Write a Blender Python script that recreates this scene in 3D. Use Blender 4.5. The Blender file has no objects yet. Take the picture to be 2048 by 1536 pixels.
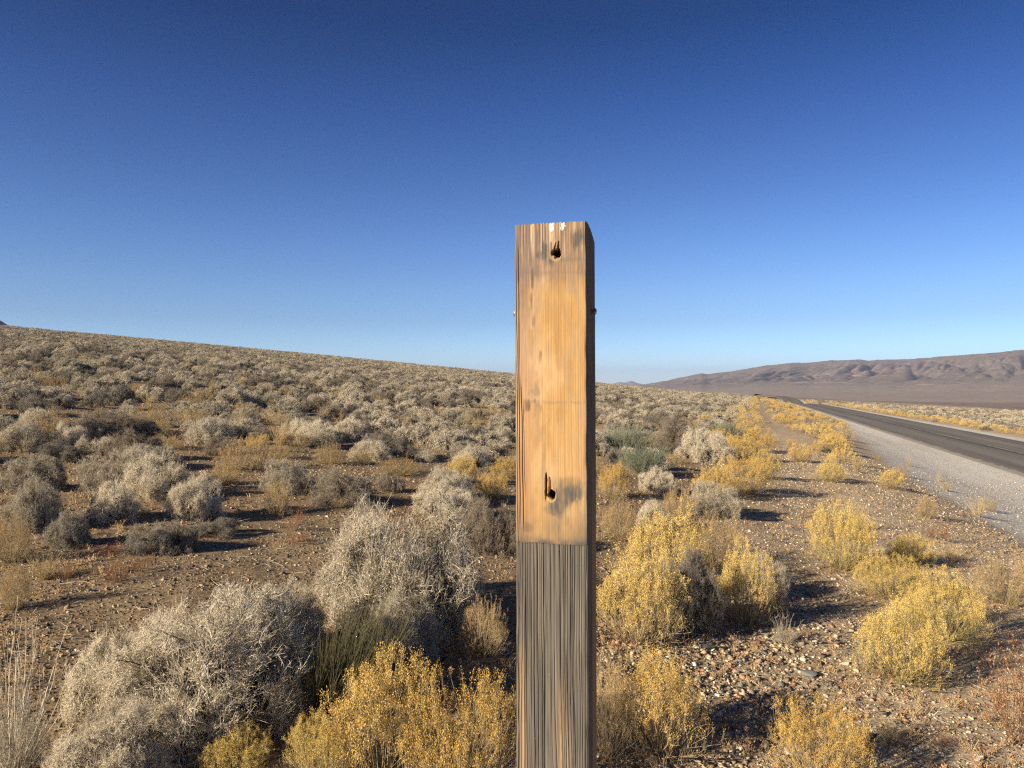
import bpy, math
import numpy as np
R = math.radians
rng = np.random.default_rng(11)
C = bpy.context.scene.collection
sc = bpy.context.scene

# ------------------------------------------------------------------ camera, sky, sun, exposure
EYE = 1.55
F = 1540.0                      # focal length in pixels of the 2048 px wide photograph
cam_d = bpy.data.cameras.new('camera'); cam = bpy.data.objects.new('camera', cam_d); C.objects.link(cam)
cam.location = (0, 0, EYE); cam.rotation_euler = (R(90), 0, 0)
cam_d.sensor_width = 36.0; cam_d.lens = 36.0 * F / 2048.0
cam_d.clip_start = 0.05; cam_d.clip_end = 40000
sc.camera = cam

SUN_AZ = 126.0                  # degrees to the left of the view direction
SUN_EL = 21.0
w = bpy.data.worlds.new('World'); sc.world = w; w.use_nodes = True
nt = w.node_tree
sky = nt.nodes.new('ShaderNodeTexSky'); sky.sky_type = 'NISHITA'; sky.sun_disc = False
sky.sun_elevation = R(SUN_EL); sky.sun_rotation = R(-SUN_AZ)
sky.altitude = 1900; sky.air_density = 1.25; sky.dust_density = 0.25; sky.ozone_density = 3.0
bg = nt.nodes['Background']; bg.inputs['Strength'].default_value = 0.068
# the camera that took the photograph renders this clear high-desert sky a deeper blue: correct the sky by height above the horizon
tcw = nt.nodes.new('ShaderNodeTexCoord'); sxw = nt.nodes.new('ShaderNodeSeparateXYZ'); nt.links.new(tcw.outputs['Generated'], sxw.inputs[0])
crw = nt.nodes.new('ShaderNodeValToRGB'); nt.links.new(sxw.outputs[2], crw.inputs[0])
SKY = [(0, (.98, 1.20, 1.95)), (.045, (.85, 1.06, 1.60)), (.08, (.73, .86, 1.26)), (.12, (.70, .83, 1.21)), (.18, (.57, .725, 1.135)),
       (.25, (.416, .574, .97)), (.33, (.255, .42, .82)), (.42, (.105, .26, .555)), (.6, (.11, .19, .34))]  # top stop, unseen overhead, darkened to make the fill light less blue
el_ = crw.color_ramp.elements; el_.remove(el_[-1])
for i_, (p_, c_) in enumerate(SKY):
    e_ = el_[0] if i_ == 0 else el_.new(p_); e_.position = p_; e_.color = (c_[0] / 2.22, c_[1] / 2.08, c_[2] / 2.07, 1)
vmw = nt.nodes.new('ShaderNodeVectorMath'); vmw.operation = 'MULTIPLY'; nt.links.new(sky.outputs[0], vmw.inputs[0]); nt.links.new(crw.outputs[0], vmw.inputs[1])
vsw = nt.nodes.new('ShaderNodeVectorMath'); vsw.operation = 'SCALE'; vsw.inputs['Scale'].default_value = 2.0; nt.links.new(vmw.outputs[0], vsw.inputs[0])
nt.links.new(vsw.outputs[0], bg.inputs[0])
sd = bpy.data.lights.new('sun', 'SUN'); so = bpy.data.objects.new('sun', sd); C.objects.link(so)
sd.energy = 5.0; sd.angle = R(0.5); sd.color = (1.0, 0.86, 0.66)
so.rotation_euler = (R(90 - SUN_EL), 0, R(SUN_AZ + 180))   # the lamp shines along its own -Z
sc.view_settings.view_transform = 'Standard'; sc.view_settings.look = 'None'
sc.view_settings.gamma = 1.0; sc.view_settings.exposure = 0.75
sc.cycles.use_denoising = False; sc.cycles.filter_width = 1.25
sc.cycles.max_bounces = 5; sc.cycles.diffuse_bounces = 2; sc.cycles.glossy_bounces = 1
sc.cycles.transmission_bounces = 1; sc.cycles.volume_bounces = 0; sc.cycles.transparent_max_bounces = 4

# ------------------------------------------------------------------ helpers
def hash2(ix, iy, seed):
    h = (ix.astype(np.int64) * 374761393 + iy.astype(np.int64) * 668265263 + seed * 974711) & 0xffffffff
    h = ((h ^ (h >> 13)) * 1274126177) & 0xffffffff
    h = (h ^ (h >> 16)) & 0xffffffff
    return h / 4294967295.0
def noise(x, y, seed=0):
    x = np.asarray(x, float); y = np.asarray(y, float)
    ix = np.floor(x); iy = np.floor(y); fx = x - ix; fy = y - iy
    fx = fx * fx * (3 - 2 * fx); fy = fy * fy * (3 - 2 * fy)
    a = hash2(ix, iy, seed); b = hash2(ix + 1, iy, seed); c = hash2(ix, iy + 1, seed); d = hash2(ix + 1, iy + 1, seed)
    return (a + (b - a) * fx) * (1 - fy) + (c + (d - c) * fx) * fy
def fbm(x, y, octv=4, seed=0):
    s = 0; a = .5; t = 0
    for k in range(octv):
        s = s + a * noise(x * 2 ** k + 17.3 * k, y * 2 ** k - 9.1 * k, seed + k); t += a; a *= .5
    return s / t
def sstep(a, b, x):
    t = np.clip((np.asarray(x, float) - a) / (b - a), 0, 1); return t * t * (3 - 2 * t)

def mesh_from(name, V, faces, mats=(), midx=None, attrs=None, smooth=False):
    """V (n,3); faces: list of int arrays (m,k)."""
    me = bpy.data.meshes.new(name)
    V = np.ascontiguousarray(V, np.float32)
    me.vertices.add(len(V)); me.vertices.foreach_set('co', V.ravel())
    nl = sum(f.size for f in faces); nf = sum(len(f) for f in faces)
    loops = np.concatenate([f.ravel() for f in faces]).astype(np.int32)
    tot = np.concatenate([np.full(len(f), f.shape[1], np.int32) for f in faces])
    start = np.concatenate([[0], np.cumsum(tot)[:-1]]).astype(np.int32)
    me.loops.add(nl); me.loops.foreach_set('vertex_index', loops)
    me.polygons.add(nf); me.polygons.foreach_set('loop_start', start); me.polygons.foreach_set('loop_total', tot)
    for m in mats: me.materials.append(m)
    if midx is not None: me.polygons.foreach_set('material_index', np.ascontiguousarray(midx, np.int32))
    if smooth: me.polygons.foreach_set('use_smooth', np.ones(nf, bool))
    me.update(calc_edges=True)
    for an, (typ, arr) in (attrs or {}).items():
        at = me.attributes.new(an, typ, 'POINT')
        if typ == 'FLOAT': at.data.foreach_set('value', np.ascontiguousarray(arr, np.float32))
        elif typ == 'INT': at.data.foreach_set('value', np.ascontiguousarray(arr, np.int32))
        elif typ == 'FLOAT_VECTOR': at.data.foreach_set('vector', np.ascontiguousarray(arr, np.float32).ravel())
        elif typ == 'FLOAT_COLOR': at.data.foreach_set('color', np.ascontiguousarray(arr, np.float32).ravel())
    return me
def link(name, me, parent=None, loc=None):
    o = bpy.data.objects.new(name, me); C.objects.link(o)
    if parent: o.parent = parent
    if loc is not None: o.location = loc
    return o
def tag(o, label=None, cat=None, group=None, kind=None):
    if label: o['label'] = label
    if cat: o['category'] = cat
    if group: o['group'] = group
    if kind: o['kind'] = kind
    return o

class NT:
    """tiny node-building helper"""
    def __init__(s, name):
        s.m = bpy.data.materials.new(name); s.m.use_nodes = True; s.t = s.m.node_tree
        s.b = s.t.nodes['Principled BSDF']; s.b.inputs['Roughness'].default_value = .92
        s.b.inputs['Specular IOR Level'].default_value = .15
    def n(s, typ, **kw):
        nd = s.t.nodes.new(typ)
        for k, v in kw.items():
            if k.startswith('i_'): nd.inputs[int(k[2:]) if k[2:].isdigit() else k[2:].replace('_', ' ')].default_value = v
            else: setattr(nd, k, v)
        return nd
    def l(s, a, b): s.t.links.new(a, b)
    def mix(s, fac, a, b, typ='MIX'):
        m = s.t.nodes.new('ShaderNodeMix'); m.data_type = 'RGBA'; m.blend_type = typ
        for sock, v in ((m.inputs[0], fac), (m.inputs[6], a), (m.inputs[7], b)):
            if hasattr(v, 'is_output') or isinstance(v, bpy.types.NodeSocket): s.l(v, sock)
            elif isinstance(v, (int, float)): sock.default_value = v
            else: sock.default_value = (*v, 1)
        return m.outputs[2]
    def math(s, op, a, b=None, c=None, clamp=False):
        m = s.t.nodes.new('ShaderNodeMath'); m.operation = op; m.use_clamp = clamp
        for i, v in enumerate((a, b, c)):
            if v is None: continue
            if isinstance(v, bpy.types.NodeSocket): s.l(v, m.inputs[i])
            else: m.inputs[i].default_value = v
        return m.outputs[0]
    def ramp(s, fac, pts):
        r = s.t.nodes.new('ShaderNodeValToRGB'); e = r.color_ramp.elements
        while len(e) > 1: e.remove(e[-1])
        e[0].position = pts[0][0]; e[0].color = (*pts[0][1], 1)
        for p, c in pts[1:]:
            q = e.new(p); q.color = (*c, 1)
        s.l(fac, r.inputs[0]); return r.outputs[0]
    def noise(s, vec, scale, detail=4, rough=.55):
        q = s.t.nodes.new('ShaderNodeTexNoise'); q.inputs['Scale'].default_value = scale
        q.inputs['Detail'].default_value = detail; q.inputs['Roughness'].default_value = rough
        if vec is not None: s.l(vec, q.inputs['Vector'])
        return q.outputs['Fac']
    def col(s, c): s.l(c, s.b.inputs['Base Color'])

def plant_mat(name, c_lo, c_hi, alt=None):
    """colour varies from shrub to shrub and from twig to twig"""
    k = NT(name)
    inf = k.n('ShaderNodeObjectInfo'); at = k.n('ShaderNodeAttribute', attribute_name='tone')
    pts = [(0, c_lo), (1, c_hi)] if alt is None else [(0, c_lo), (.55, c_hi), (1, alt)]
    base = k.ramp(inf.outputs['Random'], pts)
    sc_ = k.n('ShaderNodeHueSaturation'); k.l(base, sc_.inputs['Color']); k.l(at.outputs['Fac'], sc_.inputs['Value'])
    k.col(sc_.outputs[0])
    return k.m

M = {}
M['sage_wood'] = plant_mat('sage_wood', (.12, .095, .072), (.18, .145, .11))
M['sage_twig'] = plant_mat('sage_twig', (.44, .385, .29), (.72, .63, .475))
M['grey_wood'] = plant_mat('grey_wood', (.11, .09, .075), (.16, .13, .105))
M['grey_twig'] = plant_mat('grey_twig', (.24, .215, .175), (.38, .335, .265), (.31, .255, .19))
M['straw_stem'] = plant_mat('straw_stem', (.42, .32, .17), (.52, .40, .23))
M['bloom'] = plant_mat('bloom', (.60, .39, .10), (.76, .53, .16), (.70, .52, .165))
M['bloom_green'] = plant_mat('bloom_green', (.62, .435, .12), (.73, .535, .17))
M['bloom_rust'] = plant_mat('bloom_rust', (.44, .28, .12), (.54, .37, .18))
M['olive_stem'] = plant_mat('olive_stem', (.42, .34, .14), (.50, .40, .19))
M['grass'] = plant_mat('grass', (.50, .37, .17), (.62, .48, .26))
M['rust_twig'] = plant_mat('rust_twig', (.26, .12, .055), (.32, .17, .08))
M['rust_seed'] = plant_mat('rust_seed', (.42, .21, .10), (.52, .28, .15))
M['red_leaf'] = plant_mat('red_leaf', (.50, .13, .08), (.55, .19, .12))
M['green_stem'] = plant_mat('green_stem', (.19, .215, .15), (.27, .285, .20))
M['dark_stem'] = plant_mat('dark_stem', (.12, .11, .06), (.17, .15, .085))

# ------------------------------------------------------------------ the lie of the land
TH = .319                       # the road's heading: metres to the right per metre forward
def land(x, y, detail=True):
    x = np.asarray(x, float); y = np.asarray(y, float)
    v = x - TH * y; r = np.hypot(x, y)
    xs = 500 * np.tanh(x / 500)
    zp = -.0972 * xs + .0187 * y
    zr = -1.28 - .0107 * y - .04 * np.maximum(0, v - 16)
    z = zp + (zr - zp) * sstep(1.5, 8.5, v)
    z = z - 2.0 * np.exp(-((y - 232) / 24) ** 2) * sstep(-70, -8, v)
    rr = 235 + 225 * sstep(-25, 5, v) * (1 - sstep(30, 110, v)) + 20 * sstep(40, 90, v)
    z = z - .0007 * np.maximum(0, r - rr) ** 2
    if detail:
        near = np.clip(1.5 - r / 400, 0, 1) * (1 - sstep(2.8, 4.2, v) * (1 - sstep(16, 18.5, v)))
        z = z + near * ((fbm(x * .12, y * .12, 3, 5) - .5) * .35 + (fbm(x * .9, y * .9, 3, 9) - .5) * .09 + (noise(x * 6, y * 6, 3) - .5) * .018)
    fl = -28.0 + 3 * (fbm(x / 400, y / 400, 3, 2) - .5)
    d = z - fl
    return fl + np.where(d > 6, d, 6 * np.exp(np.minimum(d - 6, 0) / 6))
def at(px, py):
    """ground point seen at a photo pixel, walking out along the sight line"""
    dx = (px - 1024) / F; dz = -(py - 768) / F
    Y = 1.5
    for _ in range(4000):
        if EYE + dz * Y <= float(land(dx * Y, Y)): break
        Y *= 1.004
    return np.array([dx * Y, Y, float(land(dx * Y, Y))])

def grid_faces(nr, nc, wrap=False):
    i = np.arange(nr - 1)[:, None]; j = np.arange(nc if wrap else nc - 1)[None, :]
    a = i * nc + j; b = i * nc + (j + 1) % nc
    return np.stack([a, b, b + nc, a + nc], -1).reshape(-1, 4)

# ------------------------------------------------------------------ ground
def ground_mat():
    k = NT('desert_soil')
    tc = k.n('ShaderNodeTexCoord'); P = tc.outputs['Object']
    sep = k.n('ShaderNodeSeparateXYZ'); k.l(P, sep.inputs[0])
    v = k.math('SUBTRACT', sep.outputs[0], k.math('MULTIPLY', sep.outputs[1], TH))
    flat = k.n('ShaderNodeVectorMath', operation='MULTIPLY'); k.l(P, flat.inputs[0]); flat.inputs[1].default_value = (1, 1, 0)
    ln = k.n('ShaderNodeVectorMath', operation='LENGTH'); k.l(flat.outputs[0], ln.inputs[0]); r = ln.outputs['Value']
    big = k.noise(P, .35, 4); mid = k.noise(P, 3.0, 5); fine = k.noise(P, 45, 4, .7)
    soil = k.ramp(mid, [(.3, (.43, .32, .19)), (.5, (.60, .465, .29)), (.72, (.74, .60, .40))])
    soil = k.mix(.55, soil, k.ramp(fine, [(.40, (.13, .09, .055)), (.5, (.52, .40, .25)), (.58, (.86, .72, .50))]))
    soil = k.mix(k.math('MULTIPLY', big, .35), soil, (.50, .35, .205))
    # left of the verge the stones carry a dark desert varnish
    var = k.math('MULTIPLY', k.math('ADD', k.math('MULTIPLY', v, -1), k.math('MULTIPLY', big, 2.0)), .45, clamp=True)
    soil = k.mix(var, soil, (.55, .51, .475), 'MULTIPLY')
    # gravel: cells of stones, each with its own grey
    vor = k.n('ShaderNodeTexVoronoi'); vor.inputs['Scale'].default_value = 34; k.l(P, vor.inputs['Vector'])
    cel = k.n('ShaderNodeSeparateColor'); k.l(vor.outputs['Color'], cel.inputs[0])
    grav = k.ramp(cel.outputs[0], [(0, (.37, .34, .285)), (.35, (.67, .63, .54)), (.85, (.85, .81, .715)), (1, (.95, .93, .86))])
    edge = k.math('ADD', v, k.math('MULTIPLY', k.math('SUBTRACT', k.noise(P, 1.3, 5), .5), 1.9))
    g1 = k.math('SUBTRACT', edge, k.math('ADD', 3.5, k.math('MULTIPLY', k.math('MULTIPLY', k.math('SUBTRACT', sep.outputs[1], 20), .018, clamp=True), 4.3))); g1 = k.math('MULTIPLY', g1, 1.1, clamp=True)
    g2 = k.math('SUBTRACT', 16.6, edge); g2 = k.math('MULTIPLY', g2, 1.4, clamp=True)
    gm = k.math('MULTIPLY', g1, g2)
    cm = k.n('ShaderNodeCombineXYZ'); k.l(k.math('MULTIPLY', v, 1.3), cm.inputs[0]); k.l(k.math('MULTIPLY', sep.outputs[1], .06), cm.inputs[1])
    grav = k.mix(.75, grav, k.ramp(k.noise(cm.outputs[0], 1.0, 5, .65), [(.32, (.80, .78, .75)), (.5, (1.0, .99, .97)), (.68, (1.2, 1.2, 1.18))]), 'MULTIPLY')
    near = k.mix(k.math('MULTIPLY', gm, .92), soil, grav)
    # beyond the slope: the valley floor, under low brown scrub
    scrub = k.ramp(k.noise(P, .012, 8, .7), [(.35, (.18, .14, .11)), (.5, (.26, .205, .16)), (.68, (.34, .27, .21))])
    scrub = k.mix(.5, scrub, k.ramp(k.noise(P, .12, 4, .8), [(.4, (.13, .10, .08)), (.6, (.36, .285, .22))]))
    far = k.math('MULTIPLY', k.math('SUBTRACT', r, 260), .006, clamp=True)
    k.col(k.mix(far, near, scrub))
    b = k.n('ShaderNodeBump'); b.inputs['Strength'].default_value = .8; b.inputs['Distance'].default_value = .02
    k.l(k.math('ADD', k.noise(P, 22, 6, .75), k.math('MULTIPLY', vor.outputs['Distance'], k.math('MULTIPLY', gm, .6))), b.inputs['Height'])
    k.l(b.outputs[0], k.b.inputs['Normal'])
    return k.m
ang = np.concatenate([np.linspace(-44, 44, 560), np.linspace(45, 315, 100)])
rad = np.concatenate([[0.0, .2, .5], np.geomspace(.8, 60, 520), np.geomspace(61.5, 13000, 260)])
A, RR = np.meshgrid(np.radians(ang), rad)
gx = np.sin(A) * RR; gy = np.cos(A) * RR
V = np.stack([gx, gy, land(gx, gy)], -1).reshape(-1, 3)
ground = link('ground', mesh_from('ground', V, [grid_faces(len(rad), len(ang), True)[:, ::-1]], [ground_mat()], smooth=True))
tag(ground, kind='structure')

# ------------------------------------------------------------------ road
def road_mat():
    k = NT('old_asphalt')
    tc = k.n('ShaderNodeTexCoord'); P = tc.outputs['Object']
    sep = k.n('ShaderNodeSeparateXYZ'); k.l(P, sep.inputs[0])
    at_ = k.n('ShaderNodeAttribute', attribute_name='across'); ac = at_.outputs['Fac']
    cm = k.n('ShaderNodeCombineXYZ'); k.l(ac, cm.inputs[0]); k.l(k.math('MULTIPLY', sep.outputs[1], .035), cm.inputs[1])
    streak = k.noise(cm.outputs[0], 1.6, 5, .6)
    base = k.ramp(streak, [(.3, (.12, .107, .09)), (.48, (.175, .157, .13)), (.66, (.27, .24, .20))])
    base = k.mix(.45, base, k.ramp(k.noise(P, 60, 3, .8), [(.35, (.07, .063, .054)), (.65, (.30, .27, .225))]))
    # worn centre line and the tar seam beside it
    def band(c, w): return k.math('LESS_THAN', k.math('ABSOLUTE', k.math('SUBTRACT', ac, c)), w)
    wear = k.math('MULTIPLY', k.math('GREATER_THAN', k.noise(P, 1.2, 5, .7), .50), k.math('GREATER_THAN', k.math('SINE', k.math('MULTIPLY', sep.outputs[1], .55)), -.2))
    base = k.mix(k.math('MULTIPLY', band(3.02, .06), k.math('MULTIPLY', wear, .6)), base, (.42, .38, .30))
    base = k.mix(k.math('MULTIPLY', k.math('ADD', band(1.55, .42), band(4.5, .42)), .35), base, (.30, .27, .225))
    base = k.mix(k.math('MULTIPLY', band(2.75, .10), .75), base, (.06, .055, .048))
    # gravel thrown on to the ragged edges
    dE = k.math('SUBTRACT', 3.0, k.math('ABSOLUTE', k.math('SUBTRACT', ac, 3.0)))
    ragged = k.math('LESS_THAN', dE, k.math('MULTIPLY', k.math('SUBTRACT', k.noise(P, 2.2, 6, .7), .38), 1.5))
    base = k.mix(k.math('MULTIPLY', ragged, .9), base, k.ramp(k.noise(P, 30, 3, .8), [(.3, (.15, .13, .11)), (.6, (.40, .36, .31))]))
    k.col(base)
    b = k.n('ShaderNodeBump'); b.inputs['Strength'].default_value = .5; b.inputs['Distance'].default_value = .01
    k.l(k.noise(P, 70, 3, .8), b.inputs['Height']); k.l(b.outputs[0], k.b.inputs['Normal'])
    k.b.inputs['Roughness'].default_value = .8
    return k.m
ys = np.concatenate([np.linspace(-60, 60, 160), np.geomspace(61, 455, 250)])
acr = np.array([-.25, 0.0, .6, 1.5, 2.3, 3.0, 3.7, 4.5, 5.4, 6.0, 6.25])
bend = -.00028 * np.maximum(0, ys - 240) ** 2
YY, AC = np.meshgrid(ys, acr, indexing='ij')
XX = 9.0 + AC + TH * YY + bend[:, None]
lift = np.where((AC < 0) | (AC > 6), -.06, .035 + .02 * (1 - ((AC - 3) / 3) ** 2)) + .00025 * np.maximum(0, YY) + .9 * sstep(255, 330, YY)
ZZ = land(XX, YY, False) + lift
road = link('road', mesh_from('road', np.stack([XX, YY, ZZ], -1).reshape(-1, 3), [grid_faces(len(ys), len(acr))[:, ::-1]], [road_mat()],
            attrs={'across': ('FLOAT', AC.ravel())}, smooth=True))
tag(road, kind='structure')

# ------------------------------------------------------------------ mountains across the valley
def mountain_mat(name, tint):
    k = NT(name)
    tc = k.n('ShaderNodeTexCoord'); P = tc.outputs['Object']
    a = k.ramp(k.noise(P, .0035, 8, .65), [(.35, tuple(.75 * c for c in tint)), (.52, tint), (.7, tuple(1.5 * c for c in tint))])
    a = k.mix(.6, a, k.ramp(k.noise(P, .045, 6, .85), [(.40, tuple(.45 * c for c in tint)), (.60, tuple(1.65 * c for c in tint))]))
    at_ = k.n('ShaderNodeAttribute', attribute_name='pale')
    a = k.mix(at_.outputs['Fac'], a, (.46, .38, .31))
    k.col(a); return k.m
ridge_c = np.array([700, 1180, 1290, 1330, 1370, 1402, 1415, 1461, 1524, 1583, 1619, 1662, 1721, 1737, 1772, 1792, 1863, 1910, 1970, 2037, 2200, 2500, 3000], float)
ridge_p = np.array([800, 778, 769, 762, 753, 746, 748, 742.5, 732, 725.5, 726, 720, 719, 721, 719, 720, 715, 710, 706, 700, 694, 690, 705], float)
cc = np.linspace(1180, 2700, 800)
t = np.concatenate([np.concatenate([np.linspace(0, .5, 90), np.linspace(.505, 1, 240)]), np.linspace(1.01, 1.5, 30)])
CC, T = np.meshgrid(cc, t)
Yr = 4600 + (2048 - CC) * 1.9; Yr = np.maximum(Yr, 3000)
Y0 = 950.0
Yv = Y0 + (Yr - Y0) * T
Xv = Yv * (CC - 1024) / F
zr_ = EYE + Yr * (768 - np.interp(CC, ridge_c, ridge_p)) / F
prof = np.where(T <= 1, .35 * T ** 1.4 + .65 * T ** 3.6, 1 - 1.6 * (T - 1))
Zm = -31 + (zr_ + 31) * prof
along = Xv * .93 - Yv * .2
along = Xv * .81 - Yv * .58; down = Xv * .58 + Yv * .81; wob = 150 * fbm(Xv / 500, Yv / 500, 4, 71)
n1 = np.abs(noise((along + wob) / 190, down / 1300, 31) * 2 - 1); n2 = np.abs(noise((along - wob * .6) / 80, down / 560, 37) * 2 - 1)
amp = (zr_ + 31) * .31 * np.exp(-(np.abs(T - .80) / .18) ** 2.5) * (1 - .85 * sstep(.88, .99, T)) + 3.0 * sstep(.05, .4, T)
n3 = np.abs(noise((along + wob * .4) / 36, down / 240, 43) * 2 - 1)
Zm = Zm + amp * ((n1 ** .7 - .6) * .85 + (n2 ** .8 - .5) * .6 + (n3 - .5) * .30) + 8 * (fbm(Xv / 90, Yv / 90, 3, 41) - .5) * sstep(.1, .5, T)
Zm = Zm + 14 * (fbm(Xv / 700, Yv / 500, 3, 55) - .5) * sstep(.15, .4, T) * (1 - sstep(.8, 1, T))
# a pale wash line and bare scars on the slope
tw = .46 + .10 * (1 - (CC - 1560) / 500)
pale = np.exp(-((T - tw) / .006) ** 2) * sstep(1530, 1560, CC) * (noise(CC / 28, CC * 0, 3) > .42)
scar = (fbm(Xv / 90, Yv / 200, 3, 61) > .72) * sstep(.68, .74, T) * (1 - sstep(.92, .97, T)) * .55
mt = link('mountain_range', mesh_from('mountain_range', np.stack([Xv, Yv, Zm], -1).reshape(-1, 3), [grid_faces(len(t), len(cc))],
          [mountain_mat('mountain_scrub', (.225, .178, .145))], attrs={'pale': ('FLOAT', np.clip(pale * .8 + scar + .42 * (1 - sstep(.3, .65, T)), 0, 1).ravel())}, smooth=True))  # apron colour lightened to offset the weak low sun on its flat slope
tag(mt, kind='structure')
def peak_strip(name, cols, pys, Y, depth, seed, tint, jag):
    c_ = np.linspace(cols[0], cols[-1], 260); tt = np.linspace(0, 2, 40)
    C2, T2 = np.meshgrid(c_, tt)
    y_ = Y + (T2 - 1) * depth; x_ = y_ * (C2 - 1024) / F
    top = EYE + Y * (768 - np.interp(C2, cols, pys)) / F
    z_ = -34 + (top + 34) * (1 - np.abs(T2 - 1)) ** 1.1
    z_ = z_ + jag * (np.abs(noise(x_ / (depth * .25), y_ / (depth * .6), seed) * 2 - 1) - .5) * (1 - np.abs(T2 - 1)) * 2
    o = link(name, mesh_from(name, np.stack([x_, y_, z_], -1).reshape(-1, 3), [grid_faces(40, 260)], [mountain_mat(name + '_rock', tint)],
             attrs={'pale': ('FLOAT', np.zeros(x_.size))}, smooth=True))
    return tag(o, kind='structure')
peak_strip('distant_peaks', [1190, 1230, 1245, 1262, 1275, 1290, 1305, 1318, 1400, 1500], [780, 766, 762.5, 763, 767, 766, 762.5, 768, 775, 785], 11500, 900, 5, (.30, .25, .23), 22)
peak_strip('shaded_hill', [-900, -500, -200, -60, 0, 20, 60, 140], [640, 560, 590, 622, 641, 652, 668, 700], 1500, 500, 8, (.05, .045, .045), 10)  # the hill's shade is put into its near-black colour

# ------------------------------------------------------------------ plants: twig-building
def unit(a): return a / np.maximum(np.linalg.norm(a, axis=-1, keepdims=True), 1e-9)
def tubes(P, r, sides=3):
    """P (n,k,3) polylines, r (n,k) radii -> verts, quads"""
    n, k, _ = P.shape
    d = np.empty_like(P); d[:, 1:-1] = P[:, 2:] - P[:, :-2]; d[:, 0] = P[:, 1] - P[:, 0]; d[:, -1] = P[:, -1] - P[:, -2]
    d = unit(d); ref = np.where(np.abs(d[..., 2:3]) > .9, np.array([1., 0, 0]), np.array([0, 0, 1.]))
    u = unit(np.cross(d, ref)); w_ = np.cross(d, u)
    an = np.arange(sides) * 2 * math.pi / sides
    V = P[:, :, None, :] + r[:, :, None, None] * (np.cos(an)[:, None] * u[:, :, None, :] + np.sin(an)[:, None] * w_[:, :, None, :])
    V = V.reshape(-1, 3)
    base = (np.arange(n)[:, None, None] * k + np.arange(k - 1)[None, :, None]) * sides
    s = np.arange(sides)[None, None, :]; s2 = (s + 1) % sides
    return V, np.stack([base + s, base + s2, base + sides + s2, base + sides + s], -1).reshape(-1, 4)
def sprout(P, m, tlo, thi, ln, spread, up, k=3, g=rng, curl=.25, outward=0.0):
    """m children on every polyline of P"""
    n, kk, _ = P.shape
    t = g.uniform(tlo, thi, (n, m)) * (kk - 1); i = np.minimum(t.astype(int), kk - 2); f = (t - i)[..., None]
    ar = np.arange(n)[:, None]
    a = P[ar, i]; b = P[ar, i + 1]; p0 = a + (b - a) * f; d = unit(b - a)
    rv = g.normal(size=(n, m, 3)); rv = rv - (rv * d).sum(-1, keepdims=True) * d; rv = unit(rv)
    sp = g.uniform(.6, 1.3, (n, m, 1)) * spread
    nd = d * np.cos(sp) + rv * np.sin(sp); nd[..., 2] += up
    if outward:
        o = p0.copy(); o[..., 2] *= .3; nd += outward * unit(o)
    nd = unit(nd)
    L = ln * g.uniform(.55, 1.35, (n, m, 1))
    pts = [p0]; dd = nd
    for q in range(1, k):
        dd = unit(dd + g.normal(size=dd.shape) * curl * .5 + np.array([0, 0, up * .3])); pts.append(pts[-1] + dd * L / (k - 1))
    return np.stack(pts, 2).reshape(n * m, k, 3)
def bits(P0, m, size, rad, g=rng):
    """m tiny leaf faces (kite quads) around each point"""
    n = len(P0)
    c = (P0[:, None, :] + g.normal(size=(n, m, 3)) * rad).reshape(-1, 3)
    u = unit(g.normal(size=(len(c), 3))); v = unit(np.cross(u, g.normal(size=(len(c), 3))))
    s = size * g.uniform(.6, 1.4, (len(c), 1))
    V = np.stack([c - u * s, c - v * s * .55, c + u * s, c + v * s * .55], 1).reshape(-1, 3)
    return V, np.arange(len(V)).reshape(-1, 4)
def dome(P, S, sd):
    """draw stray shoots in towards a lobed, rounded crown"""
    V = P.reshape(-1, 3) * S; az = np.arctan2(V[:, 1], V[:, 0]); rr0 = np.hypot(V[:, 0], V[:, 1])
    rho = np.sqrt((rr0 / .5) ** 2 * .9 + np.maximum(V[:, 2], 0) ** 2); lat = np.arctan2(V[:, 2], rr0)
    lobe = 1 + .34 * (noise(np.cos(az) * 1.6 + 5 + sd, np.sin(az) * 1.6 + lat * 2.2, 7) - .5) + .16 * (noise(np.cos(az) * 4 + 9 + sd, np.sin(az) * 4 + lat * 5, 8) - .5)
    a = .66; k = np.where(rho > a, (a + .40 * np.tanh((rho - a) / .52)) / np.maximum(rho, 1e-6), 1.0) * (1 + (lobe - 1) * np.clip(rho * 1.5 - .3, 0, 1))
    return (V * k[:, None] / S).reshape(P.shape)
class Acc:
    def __init__(s): s.V = []; s.Fs = []; s.mi = []; s.tone = []; s.n = 0
    def add(s, V, Fc, mat=0, lo=.75, hi=1.2, per=None, g=rng):
        s.V.append(V); s.Fs.append(Fc + s.n); s.mi.append(np.full(len(Fc), mat)); s.n += len(V)
        per = per or 4; q = g.uniform(lo, hi, len(V) // per + 1); s.tone.append(np.repeat(q, per)[:len(V)])
    def mesh(s, name, mats, S=None, smooth=False):
        V = np.concatenate(s.V)
        if S is not None: V = V * S
        return mesh_from(name, V, [np.concatenate(s.Fs)], mats, np.concatenate(s.mi), {'tone': ('FLOAT', np.concatenate(s.tone))}, smooth)
def tub(acc, P, r0, r1, mat=0, sides=3, lo=.75, hi=1.2, g=rng):
    k = P.shape[1]; r = np.linspace(r0, r1, k)[None, :] * g.uniform(.75, 1.25, (len(P), 1))
    V, q = tubes(P, r, sides); acc.add(V, q, mat, lo, hi, per=sides * k, g=g)
def norm_scale(P):
    """scale that brings a shrub to 1 m wide and 1 m tall"""
    r = np.percentile(np.hypot(P[:, 0], P[:, 1]), 91); h = np.percentile(P[:, 2], 98.5)
    return np.array([.5 / r, .5 / r, 1 / h])
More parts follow.
